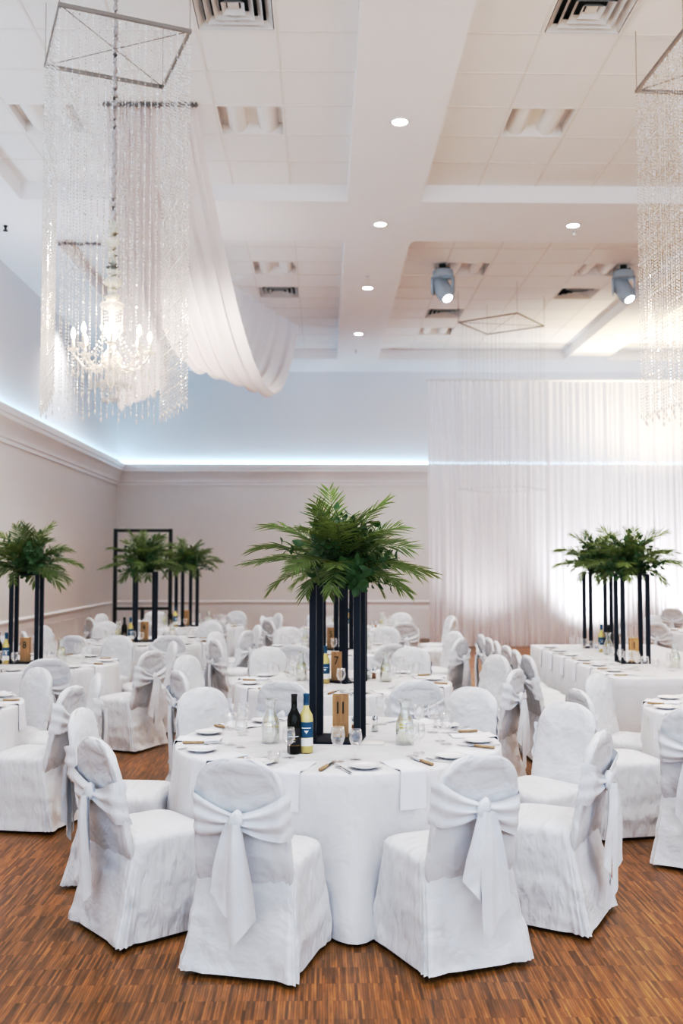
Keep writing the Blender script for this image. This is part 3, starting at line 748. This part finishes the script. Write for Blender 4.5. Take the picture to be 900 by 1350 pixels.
# bottles
def bottle_meshes():
    pr = [(.0001, .004), (.030, .0), (.037, .006), (.0375, .175), (.034, .20), (.022, .222), (.0155, .238), (.0142, .30), (.0155, .302), (.0155, .31), (.0001, .31)]
    def patch(r, z0, z1, a0, a1, mt, nm):
        n = 14; rows = [[(r * math.sin(a0 + (a1 - a0) * k / n), -r * math.cos(a0 + (a1 - a0) * k / n), z) for k in range(n + 1)] for z in (z0, z1)]
        return MB().loft(rows, False).mesh(nm, mt)
    red = [('glass_body', lathe_m('bottle', pr, 'redglass', 28)), ('cap', lathe_m('cap', [(.0160, .236), (.0148, .25), (.0148, .30), (.0162, .302), (.0162, .311), (.0001, .312)], 'blacklabel', 20)), ('label', patch(.0379, .045, .135, -1.2, 1.2, 'blacklabel', 'label'))]
    rm = [patch(.0382, .092, .096, -.75, .75, 'paper', 'print'), patch(.0382, .045, .047, -1.0, 1.0, 'gold', 'print'), patch(.0382, .076, .081, -.3, .35, 'gold', 'print'), patch(.0382, .066, .069, -.25, .25, 'paper', 'print'), patch(.0382, .103, .115, -.16, .16, 'gold', 'emblem')]
    wh = [('glass_body', lathe_m('bottle', pr, 'whiteglass', 28)), ('cap', lathe_m('cap', [(.0160, .252), (.0152, .258), (.0152, .30), (.0164, .302), (.0164, .311), (.0001, .312)], 'bluecap', 20)), ('label', patch(.0379, .085, .165, -1.25, 1.25, 'bluelabel', 'label')), ('lower_label', patch(.0379, .040, .082, -1.25, 1.25, 'paper', 'label'))]
    wm = [patch(.0382, .132, .137, -.7, .7, 'paper', 'print'), patch(.0382, .118, .122, -.32, .32, 'paper', 'emblem'), patch(.0382, .105, .118, -.06, .06, 'paper', 'emblem'), patch(.0382, .112, .118, -.2, .2, 'paper', 'emblem')]
    return red, rm, wh, wm
BR, BRM, BW, BWM = bottle_meshes()
def bottle(x, y, kind, lb, z=TZ + .001):
    t = empty('wine_bottle', (x, y, z), R_(jit(6)) - math.atan2(x, y)); tag(t, lb, 'bottle', 'wine bottles')
    for nm, me in (BR if kind == 'red' else BW):
        o = put(nm, me, t)
        if nm == 'label':
            for q in (BRM if kind == 'red' else BWM): put(q.name.split('.')[0] + '_mark' if not q.name.startswith('emblem') else 'emblem', q, o)
# carafe
cprof = [(.0001, .002), (.048, 0), (.052, .006), (.052, .10), (.046, .13), (.030, .165), (.026, .19), (.030, .225), (.040, .245), (.038, .245), (.028, .222), (.024, .19), (.028, .165), (.044, .128), (.049, .10), (.049, .01), (.0001, .008)]
me_car = lathe_m('carafe', cprof, 'carafe', 24)
me_wat = lathe_m('water', [(.0001, .010), (.048, .010), (.048, .10), (.043, .128), (.030, .155), (.0001, .155)], 'water', 24)
lm = MB()
for q, (a, z) in enumerate(((.3, .085), (2.2, .10), (4.1, .09))):
    lm.lathe([(.0001, 0), (.018, 0), (.019, .003), (.018, .006), (.0001, .006)], 14, (.024 * math.cos(a), .024 * math.sin(a), z))
me_lem = lm.mesh('lemon_slices', 'lemon')
def carafe(x, y, lb):
    t = empty('water_carafe', (x, y, TZ + .001)); tag(t, lb, 'carafe', 'glass carafes'); put('glass_body', me_car, t); put('water', me_wat, t); put('lemon_slices', me_lem, t)
# shaker
me_sh1 = lathe_m('shaker_body', [(.0001, 0), (.022, 0), (.024, .01), (.018, .055), (.017, .07)], 'carafe', 16); me_sh2 = lathe_m('shaker_fill', [(.0001, .003), (.02, .003), (.016, .04), (.0001, .04)], 'paper', 16)
me_sh2b = lathe_m('shaker_fill', [(.0001, .003), (.02, .003), (.016, .045), (.0001, .045)], 'amber', 16)
me_sh3 = lathe_m('shaker_cap', [(.018, .068), (.019, .08), (.014, .095), (.0001, .10)], 'steel', 16)
def shaker(x, y, lb, pepper=False):
    t = empty('salt_shaker' if not pepper else 'pepper_shaker', (x, y, TZ + .001)); tag(t, lb, 'shaker', 'salt and pepper shakers'); put('glass_body', me_sh1, t); put('contents', me_sh2b if pepper else me_sh2, t); put('cap', me_sh3, t)
# tealight
me_tl = lathe_m('tealight_glass', [(.0001, .002), (.024, 0), (.028, .004), (.033, .055), (.031, .055), (.025, .006), (.0001, .005)], 'glass', 18); me_tw = lathe_m('tealight_wax', [(.0001, .006), (.022, .006), (.022, .028), (.0001, .028)], 'wax', 16)
def tealight(x, y, lb):
    t = empty('tealight_holder', (x, y, TZ + .001)); tag(t, lb, 'candle holder', 'glass tealights'); put('glass_cup', me_tl, t); put('candle', me_tw, t)
# flower stand
SW, SH, PT = .25, .885, .036
def flower_stand_meshes():
    post = MB().box((0, 0, SH / 2), (PT, PT, SH)).mesh('post', 'black', False)
    plate = MB().box((0, 0, .006), (SW + PT, SW + PT, .012)).mesh('base_plate', 'black', False)
    topf = MB().box((0, 0, SH + .004), (SW + PT, SW + PT, .012)).mesh('top_plate', 'black', False)
    return post, plate, topf
FS = flower_stand_meshes()
def flower_stand(x, y, rz, lb, z=TZ + .001):
    t = empty('flower_stand', (x, y, z), rz); tag(t, lb, 'flower stand', 'tall black flower stands')
    put('base_plate', FS[1], t); put('top_plate', FS[2], t)
    for a in (-1, 1):
        for b in (-1, 1): put('post', FS[0], t, (a * SW / 2, b * SW / 2, .0))
    return t
# greenery
def frond_mesh(L, elev, droop, seed, nl=24, ll=.20):
    random.seed(seed); mb = MB(); pts = []; p = Vector((0, 0, 0)); n = 16; yaw = random.uniform(-.15, .15)
    dirs = []
    for i in range(n + 1):
        t = i / n; e = elev - droop * t ** 1.3; d = Vector((math.cos(e) * math.cos(yaw * t), math.cos(e) * math.sin(yaw * t), math.sin(e)))
        pts.append(p.copy()); dirs.append(d); p = p + d * (L / n)
    mb.tube(pts, [.004 * (1 - .8 * i / n) for i in range(n + 1)], 5)
    for k in range(nl):
        t = .22 + .78 * k / (nl - 1); f = t * n; i = min(n - 1, int(f)); q = pts[i].lerp(pts[i + 1], f - i); d = dirs[i]
        side = Vector((0, 0, 1)).cross(d)
        if side.length < .05: side = Vector((0, 1, 0))
        side.normalize(); up = d.cross(side) * -1
        if up.z < 0 and elev < 1.2: up = -up
        prof = math.sin(PI * min(1, (t - .10) / .95)) ** .55
        ln = ll * (.35 + .65 * prof) * random.uniform(.85, 1.1)
        sp_ = R_(62 - 34 * t) + random.uniform(-.08, .08)
        for s in (-1, 1):
            dd = (d * math.cos(sp_) + side * s * math.sin(sp_) + up * random.uniform(-.10, .22)).normalized()
            wv = dd.cross(up).normalized(); w = .0055 * random.uniform(.75, 1.25)
            rows = []
            for u, ww in ((0, .35), (.3, 1), (.65, .85), (1, .06)):
                c = q + dd * (ln * u) - Vector((0, 0, 1)) * (.13 * ln * u * u)
                rows.append([c - wv * w * ww + up * .003 * ww, c - up * .002 * ww, c + wv * w * ww + up * .003 * ww])
            mb.loft(rows, False)
    return mb.mesh('palm_frond', 'palm')
def sprig_mesh(L, seed, nleaf=11, ls=.065):
    random.seed(seed); mb = MB(); pts = [Vector((L * t, .03 * math.sin(t * 3), -.10 * L * t * t)) for t in [i / 8 for i in range(9)]]
    mb.tube(pts, .0025, 5)
    for k in range(nleaf):
        t = .2 + .8 * k / (nleaf - 1); q = pts[min(8, int(t * 8))]
        a = k * 2.4; d = Vector((.55, math.cos(a), math.sin(a))).normalized(); up = Vector((-.8, math.cos(a) * .5, math.sin(a) * .5)).normalized()
        wv = d.cross(up).normalized(); up = wv.cross(d); l = ls * random.uniform(.75, 1.2); rows = []
        for u, ww in ((0, .05), (.2, .62), (.45, 1), (.75, .72), (1, .03)):
            c = q + d * l * u + up * (.12 * l * math.sin(u * PI))
            rows.append([c - wv * l * .27 * ww + up * .06 * l * ww, c, c + wv * l * .27 * ww + up * .06 * l * ww])
        mb.loft(rows, False)
    return mb.mesh('leaf_sprig', 'leaf')
FR_SPARE = None
FR = {'up': [frond_mesh(.44, R_(82), R_(35), 31, 18, .16), frond_mesh(.42, R_(68), R_(50), 32, 18, .17)],
      'mid': [frond_mesh(.46, R_(48), R_(55), 33, 19, .19), frond_mesh(.48, R_(38), R_(50), 34, 19, .19)],
      'low': [frond_mesh(.50, R_(24), R_(52), 35, 21, .17), frond_mesh(.54, R_(10), R_(32), 36, 21, .17)],
      'drop': [frond_mesh(.44, R_(8), R_(62), 37, 18, .15), frond_mesh(.38, R_(-2), R_(60), 38, 18, .15)]}
SPR = [sprig_mesh(.25, 41), sprig_mesh(.29, 42, 12, .07), sprig_mesh(.22, 43, 10, .075)]
me_foam = lathe_m('flower_foam', [(.0001, 0), (.10, 0), (.13, .05), (.12, .11), (.06, .15), (.0001, .16)], 'leaf', 16)
def greenery(x, y, z, seed, lb, sc_=1.0):
    random.seed(seed)
    t = empty('palm_arrangement', (x, y, z), random.uniform(0, 6.28)); tag(t, lb, 'plant arrangement', 'palm leaf arrangements'); t.scale = (sc_, sc_, sc_)
    put('foam_base', me_foam, t)
    for key, n, zz in (('up', 7, .12), ('mid', 10, .10), ('low', 9, .08), ('drop', 6, .05)):
        for k in range(n):
            a = 2 * PI * (k + random.uniform(-.3, .3)) / n
            put('palm_frond', FR[key][k % 2], t, (.04 * math.cos(a), .04 * math.sin(a), zz), rot=(random.uniform(-.45, .45), random.uniform(-.2, .12), a), scale=(random.uniform(.8, 1.02),) * 3)
    for k in range(40):
        a = random.uniform(0, 2 * PI); e = random.choice((-.1, .2, .45, .7, .95, 1.2)) + random.uniform(-.12, .12)
        put('leaf_sprig', SPR[k % 3], t, (.07 * math.cos(a) * math.cos(e), .07 * math.sin(a) * math.cos(e), .06 + .09 * math.sin(e)), rot=(random.uniform(-1, 1), -e, a), scale=(random.uniform(.85, 1.15),) * 3)
    return t
def number_block(x, y, rz, num, lb, z=TZ + .014):
    t = empty('table_number_block', (x, y, z), rz); tag(t, lb, 'table number', 'wooden table number blocks')
    b = MB(); b.loft([[(-.045 + i, -.028 + i, zz), (.045 - i, -.028 + i, zz), (.045 - i, .028 - i, zz), (-.045 + i, .028 - i, zz)] for i, zz in ((.001, 0), (0, .002), (0, .238), (.002, .24))], True, True, True)
    put('wood_block', b.mesh('wood_block', 'block', False), t)
    if num:
        cu = bpy.data.curves.new('num', 'FONT'); cu.body = num; cu.size = .085; cu.align_x = 'CENTER'; cu.extrude = .0006; cu.space_character = .85
        o = bpy.data.objects.new('num', cu); COL.objects.link(o); dg = bpy.context.evaluated_depsgraph_get()
        me = bpy.data.meshes.new_from_object(o.evaluated_get(dg)); COL.objects.unlink(o); bpy.data.objects.remove(o)
        me.materials.clear(); me.materials.append(M['ink'])
        q = put('number', me, t, (0, -.0288, .135), rot=(PI / 2, 0, 0), scale=(.85, 1.15, 1)); q['label'] = 'dark number ' + num + ' burnt into the block'

SEATS = [(-19, 'front-left seat'), (22, 'front-right seat'), (-62, 'left-front seat'), (64, 'right-front seat'), (-105, 'left-rear seat'), (108, 'right-rear seat'), (-152, 'rear-left seat'), (153, 'rear-right seat')]
def plan(cx, cy, phi, d):
    """phi degrees from the camera side of the table, positive to the right"""
    a = R_(-90 + phi); return cx + d * math.cos(a), cy + d * math.sin(a), a
def table(cx, cy, tab, short, seats, num=None, stand=True, seed=1, rot=0, srz=R_(8), chairs=None, legs=False, centre=True, block_d=(.0, .07), cd=1.23):
    o = put('tablecloth', CLOTH[seed % 3], None, (cx, cy, 0), seed * .9); tag(o, 'round table under white floor-length cloth, ' + tab, 'table', 'round tables under white cloths')
    for i, (phi, pos) in enumerate(seats):
        random.seed(seed * 100 + i)
        x, y, a = plan(cx, cy, phi, TR_)
        setting(cx, cy, a, short, pos, i)
    if chairs is None:
        for i, (phi, pos) in enumerate(seats):
            random.seed(seed * 55 + i); ph = phi + jit(4)
            x, y, a = plan(cx, cy, ph, cd + jit(.03)); chair(x, y, a + PI + R_(jit(9)), 'white covered chair with tied sash, %s, %s' % (pos, short), 'covered chairs')
    if stand:
        flower_stand(cx, cy, srz, 'tall black square-post stand on ' + short)
        greenery(cx, cy, TZ + SH + .012, seed + 60, 'palm leaf arrangement on the tall stand, ' + short)
        if num is not None: number_block(cx + block_d[0], cy + block_d[1], R_(-4), num, ('wooden block with number %s, ' % num if num else 'plain wooden table number block, ') + short)
    if centre:
        bottle(cx - .24, cy - .12, 'red', 'dark red wine bottle, ' + short); bottle(cx - .155, cy - .14, 'white', 'white wine bottle with blue label, ' + short)
        carafe(cx - .36, cy + .10, 'water carafe with lemon left of the stand, ' + short); carafe(cx + .36, cy - .02, 'water carafe with lemon right of the stand, ' + short)
        shaker(cx + .22, cy + .16, 'glass salt shaker, ' + short); shaker(cx + .27, cy + .20, 'glass pepper shaker, ' + short, True)
        tealight(cx - .20, cy - .32, 'glass tealight holder, ' + short)

# table 11 (nearest, in focus): every chair placed on its own
S11 = [(-17, 'front-left seat'), (22, 'front-right seat'), (-52, 'left-front seat'), (60, 'right-front seat'), (-92, 'left-rear seat'), (97, 'right-rear seat'), (-131, 'rear-left seat'), (137, 'rear-right seat')]
C11 = (.09, 5.74)
table(*C11, 'nearest the camera, with number block 11', 'table 11', S11, '11', seed=3, srz=R_(-9), chairs=[], block_d=(.015, .03), centre=False)
def ch11(phi, d, twist, lb, var):
    x, y, a = plan(*C11, phi, d); chair(x, y, a + PI + R_(twist), lb, 'covered chairs', True, var)
ch11(-17.5, 1.21, 0, 'white covered chair in front of table 11, back to the viewer, knotted sash, left one', 0)
ch11(23.5, 1.20, 0, 'white covered chair in front of table 11, back to the viewer, knotted sash, right one', 1)
ch11(-52, 1.20, 0, 'white covered chair at table 11 left, seat side turned to the viewer, nearer one', 2)
ch11(-91, 1.19, -4, 'white covered chair at table 11 left, behind the nearer side-on chair', 3)
ch11(59, 1.22, 0, 'white covered chair at table 11 right, side-on with sash tail hanging behind', 4)
ch11(93, 1.16, 36, 'white covered chair at table 11 right, plain front turned to the viewer', 0)
ch11(-138, 1.05, 0, 'white covered chair beyond table 11, plain front showing above rear-left napkins', 1)
ch11(137, 1.06, 0, 'white covered chair beyond table 11, plain front showing behind the right carafe', 2)
cx, cy = C11
bottle(-.150, 5.34, 'red', 'dark red wine bottle with black label on table 11'); bottle(-.086, 5.36, 'white', 'white wine bottle with blue cap and blue label on table 11')
carafe(-.29, 5.66, 'clear water carafe beside the wine bottles on table 11'); carafe(.46, 5.60, 'clear water carafe with lemon slices beside the stand on table 11')
shaker(.315, 6.02, 'silver-topped glass salt shaker behind the stand on table 11'); shaker(.19, 5.98, 'silver-topped pepper shaker behind block 11 on table 11', True)
tealight(-.245, 5.10, 'glass tealight beside the front-left plate on table 11')
o = put('menu_card', MB().box((.27, 5.63, TZ + .004), (.15, .10, .004), R_(-5)).mesh('menu_card', 'paper', False)); tag(o, 'white card lying beside the stand on table 11', 'card')

table(.18, 8.55, 'right behind table 11, with number block 7', 'table 7', SEATS, '7', seed=4, srz=R_(48), block_d=(-.06, -.02))
table(.16, 11.7, 'behind table 7, with number block 5', 'table 5', SEATS, '5', seed=5, srz=R_(45), block_d=(-.06, -.02))
table(.56, 15.4, 'farthest in the middle row, before the curtain edge', 'farthest middle-row table', SEATS, None, stand=False, seed=6)
table(-3.0, 10.2, 'by the side wall, with number block 8', 'table 8', SEATS, '8', seed=7, srz=R_(5), block_d=(.0, -.02))
table(-2.29, 12.95, 'before the black backdrop frame, with number block 4', 'table 4', SEATS, '4', seed=8, srz=R_(17), block_d=(.0, -.02))
table(-2.17, 16.0, 'in the far corner beyond table 4', 'far corner table', SEATS, '', seed=9, srz=R_(32), block_d=(.0, -.02))
# table cut by the left frame edge
LT = (-3.08, 7.2)
table(*LT, 'cut off by picture edge, before table 8', 'table in front of table 8', [(62, 'right-front seat'), (93, 'right seat'), (135, 'rear-right seat')], None, stand=False, seed=10, chairs=[], centre=False)
for x, y, h, lb in ((-1.97, 6.90, 167, 'white covered chair with big bow, seat toward the cut-off table, before table 8'), (-1.97, 7.52, 197, 'white covered chair peeking out behind the big-bow chair, before table 8'), (-2.46, 7.84, 227, 'white covered chair facing the viewer between table 8 and the cut-off table')):
    chair(x, y, R_(h), lb, 'covered chairs')
# table cut by the right frame edge
RT = (3.17, 6.87)
table(*RT, 'cut off by picture edge, before long table', 'table in front of long table', [(-42, 'left-front seat'), (-80, 'left seat'), (-118, 'left-rear seat')], None, stand=False, seed=11, chairs=[], centre=False)
for phi, d, tw, lb in ((-43, 1.27, 6, 'white covered chair with hanging sash at the picture edge, back to the viewer'), (-80, 1.22, 0, 'white covered chair behind the side-on chair of table 11, seat toward edge table'), (-118, 1.00, -10, 'white covered chair with tall plain front beside the long table corner')):
    x, y, a = plan(*RT, phi, d); chair(x, y, a + PI + R_(tw), lb, 'covered chairs', True)
# far right table
QT = (6.0, 14.6)
table(*QT, 'beyond the long table, by the glowing curtain', 'table by the glowing curtain', SEATS, None, stand=False, seed=12)
x, y = 6.6, 18.6
chair(x, y, R_(60), 'white covered chair standing alone before the glowing curtain', 'covered chairs')

# long table
LX0, LX1, LY0, LY1 = 2.56, 4.1, 8.75, 12.35
def long_cloth():
    P = 220; rows = []; cx, cy = (LX0 + LX1) / 2, (LY0 + LY1) / 2; hx, hy = (LX1 - LX0) / 2, (LY1 - LY0) / 2; rc = .10
    pts = []; per = []
    segs = [((hx, -hy + rc), (hx, hy - rc), 40), ((hx - rc, hy - rc), None, 10), ((hx - rc, hy), (-hx + rc, hy), 26), ((-hx + rc, hy - rc), None, 10), ((-hx, hy - rc), (-hx, -hy + rc), 60), ((-hx + rc, -hy + rc), None, 10), ((-hx + rc, -hy), (hx - rc, -hy), 40), ((hx - rc, -hy + rc), None, 10)]
    a0 = 0
    for s in segs:
        if s[1]:
            for k in range(s[2]):
                t = k / s[2]; p = Vector(s[0]).lerp(Vector(s[1]), t); d = Vector(s[1]) - Vector(s[0]); nrm = Vector((d.y, -d.x)).normalized(); pts.append((p, nrm))
        else:
            for k in range(s[2]):
                a = a0 + PI / 2 * k / s[2]; n_ = Vector((math.cos(a), math.sin(a))); pts.append((Vector(s[0]) + n_ * rc, n_))
            a0 += PI / 2
    L = 0; arc = []
    for i, (p, n_) in enumerate(pts):
        arc.append(L); L += (pts[(i + 1) % len(pts)][0] - p).length
    def ring(off, z, am):
        r = []
        for i, (p, n_) in enumerate(pts):
            f = math.sin(2 * PI * arc[i] / L * 30 + 1.2 * math.sin(2 * PI * arc[i] / L * 4)) * .7 + .3 * math.sin(2 * PI * arc[i] / L * 53)
            q = p + n_ * (off + am * (.4 + f)); r.append((cx + q.x, cy + q.y, z))
        return r
    rows = [[(cx + (p.x) * f, cy + p.y * f, TZ) for p, n_ in pts] for f in (.02, .5, .9)]
    rows += [ring(-.015, TZ, 0), ring(-.003, TZ - .003, 0), ring(.004, TZ - .012, 0)]
    for i in range(1, 11):
        u = i / 10; rows.append(ring(.006, TZ - .012 - u * (TZ - .012 - .015), .026 * u))
    return MB().loft(rows, True, True, False).mesh('long_cloth', 'table')
o = put('tablecloth', long_cloth()); tag(o, 'long banquet table under a white pleated cloth beside the curtain', 'table')
names = ['first', 'second', 'third', 'fourth', 'fifth', 'sixth']
for i in range(6):
    yy = 9.05 + .52 * i; random.seed(900 + i)
    chair(2.14, yy, R_(jit(5)), 'white covered chair in the row along the long table, %s from the front' % names[i], 'covered chairs', False)
    setting(LX0 + TR_ , yy + .02, PI, 'long table', '%s place from the front' % names[i], i, TR_)
# front and far edge places of the long table, seats not shown
lt = 'long table'
flower_stand(3.14, 10.1, R_(-1), 'tall black stand on the long table, nearer one'); greenery(3.14, 10.1, TZ + SH + .012, 71, 'palm leaf arrangement on the nearer stand of the long table')
flower_stand(3.28, 11.85, R_(-32), 'tall black stand on the long table, farther one'); greenery(3.28, 11.85, TZ + SH + .012, 72, 'palm leaf arrangement on the farther stand of the long table')
number_block(3.13, 10.02, R_(-4), '1', 'pale wooden block with number 1 on the long table')
bottle(3.22, 11.2, 'red', 'dark wine bottle between the stands on the long table'); bottle(3.16, 11.28, 'white', 'white wine bottle between the stands on the long table')
carafe(3.38, 9.55, 'water carafe beside the nearer stand on the long table'); carafe(3.14, 10.95, 'water carafe with lemon behind the nearer stand on long table')
for i, (x, y) in enumerate(((2.95, 9.5), (3.03, 9.62), (3.25, 9.3), (3.6, 9.4), (3.7, 9.6))):
    o = put('wine_glass', GOB[i % 2], None, (x, y, TZ + .001)); tag(o, ['left-hand stemmed glass of the pair before block 1', 'right-hand stemmed glass of the pair before block 1', 'stemmed glass near the long table front edge', 'stemmed glass beside the long table carafe, nearer', 'stemmed glass beside the long table carafe, farther'][i], 'glass', 'stemmed glasses')

# ------------------------------------------------------------------ black backdrop frame
FX0, FX1, FY, FH = -4.22, -3.10, 20.4, 2.46
t = empty('backdrop_frame', ((FX0 + FX1) / 2, FY, 0)); tag(t, 'tall black open metal backdrop frame in the far corner', 'backdrop frame')
w = (FX1 - FX0) / 2; b = .066
for s in (-1, 1): put('upright', MB().box((s * w, 0, FH / 2), (b, b, FH)).mesh('upright', 'blackframe', False), t)
for z, nm in ((FH - b / 2, 'top_bar'), (2.02, 'upper_crossbar'), (.84, 'lower_crossbar')): put(nm, MB().box((0, 0, z), (2 * w - b, b * .8, b * .8)).mesh(nm, 'blackframe', False), t)
put('upper_stub', MB().box((0, 0, (FH + 2.02) / 2), (b * .9, b * .9, FH - 2.02 - b)).mesh('stub', 'blackframe', False), t)
put('lower_stub', MB().box((0, 0, .42), (b * .9, b * .9, .80)).mesh('stub', 'blackframe', False), t)
for s in (-1, 1): put('foot', MB().box((s * w, 0, .01), (.08, .5, .02)).mesh('foot', 'blackframe', False), t)

# ------------------------------------------------------------------ light
w = bpy.data.worlds.new('world'); sc.world = w; w.use_nodes = True
bg = w.node_tree.nodes['Background']; bg.inputs[0].default_value = (.74, .86, 1.0, 1); bg.inputs[1].default_value = 1.5
# uplights on the curtain, warm uplight near the corner
light('SPOT', 'curtain_uplight', (5.3, 19.7, .15), 620, (.92, .96, 1), spot_size=R_(90), spot_blend=.9, shadow_soft_size=.1, aim=(5.9, 21.1, 2.1))
light('SPOT', 'curtain_uplight', (3.4, 19.6, .15), 130, (.95, .93, 1), spot_size=R_(90), spot_blend=.9, shadow_soft_size=.1, aim=(3.4, 21.1, 2.6))  # unseen uplight, added to brighten the curtain panel by the bare wall
light('SPOT', 'curtain_uplight', (7.8, 19.7, .15), 560, (.95, .96, 1), spot_size=R_(90), spot_blend=.9, shadow_soft_size=.1, aim=(7.8, 21.1, 2.1))
light('SPOT', 'ceiling_uplight', (7.2, 19.0, 3.2), 620, (1, .83, .55), spot_size=R_(120), spot_blend=.9, shadow_soft_size=.1, aim=(7.0, 20.2, 6.4))
sc.view_settings.view_transform = 'Standard'
sc.view_settings.look = 'None'
sc.view_settings.exposure = .12
sc.view_settings.use_curve_mapping = True
cmv = sc.view_settings.curve_mapping
cmv.white_level = (1.6, 1.6, 1.6)
cv = cmv.curves[3]
PTS = [(0, 0), (.0125, .011), (.0625, .095), (.20, .50), (.50, .79), (1.0, 1.0)]
cv.points[0].location = PTS[0]; cv.points[1].location = PTS[-1]
for p in PTS[1:-1]: cv.points.new(*p)
cmv.update()
sc.cycles.use_denoising = True
sc.cycles.max_bounces = 8; sc.cycles.diffuse_bounces = 5; sc.cycles.transparent_max_bounces = 24; sc.cycles.transmission_bounces = 4; sc.cycles.glossy_bounces = 3
sc.cycles.caustics_reflective = False; sc.cycles.caustics_refractive = False
sc.cycles.sample_clamp_indirect = 4
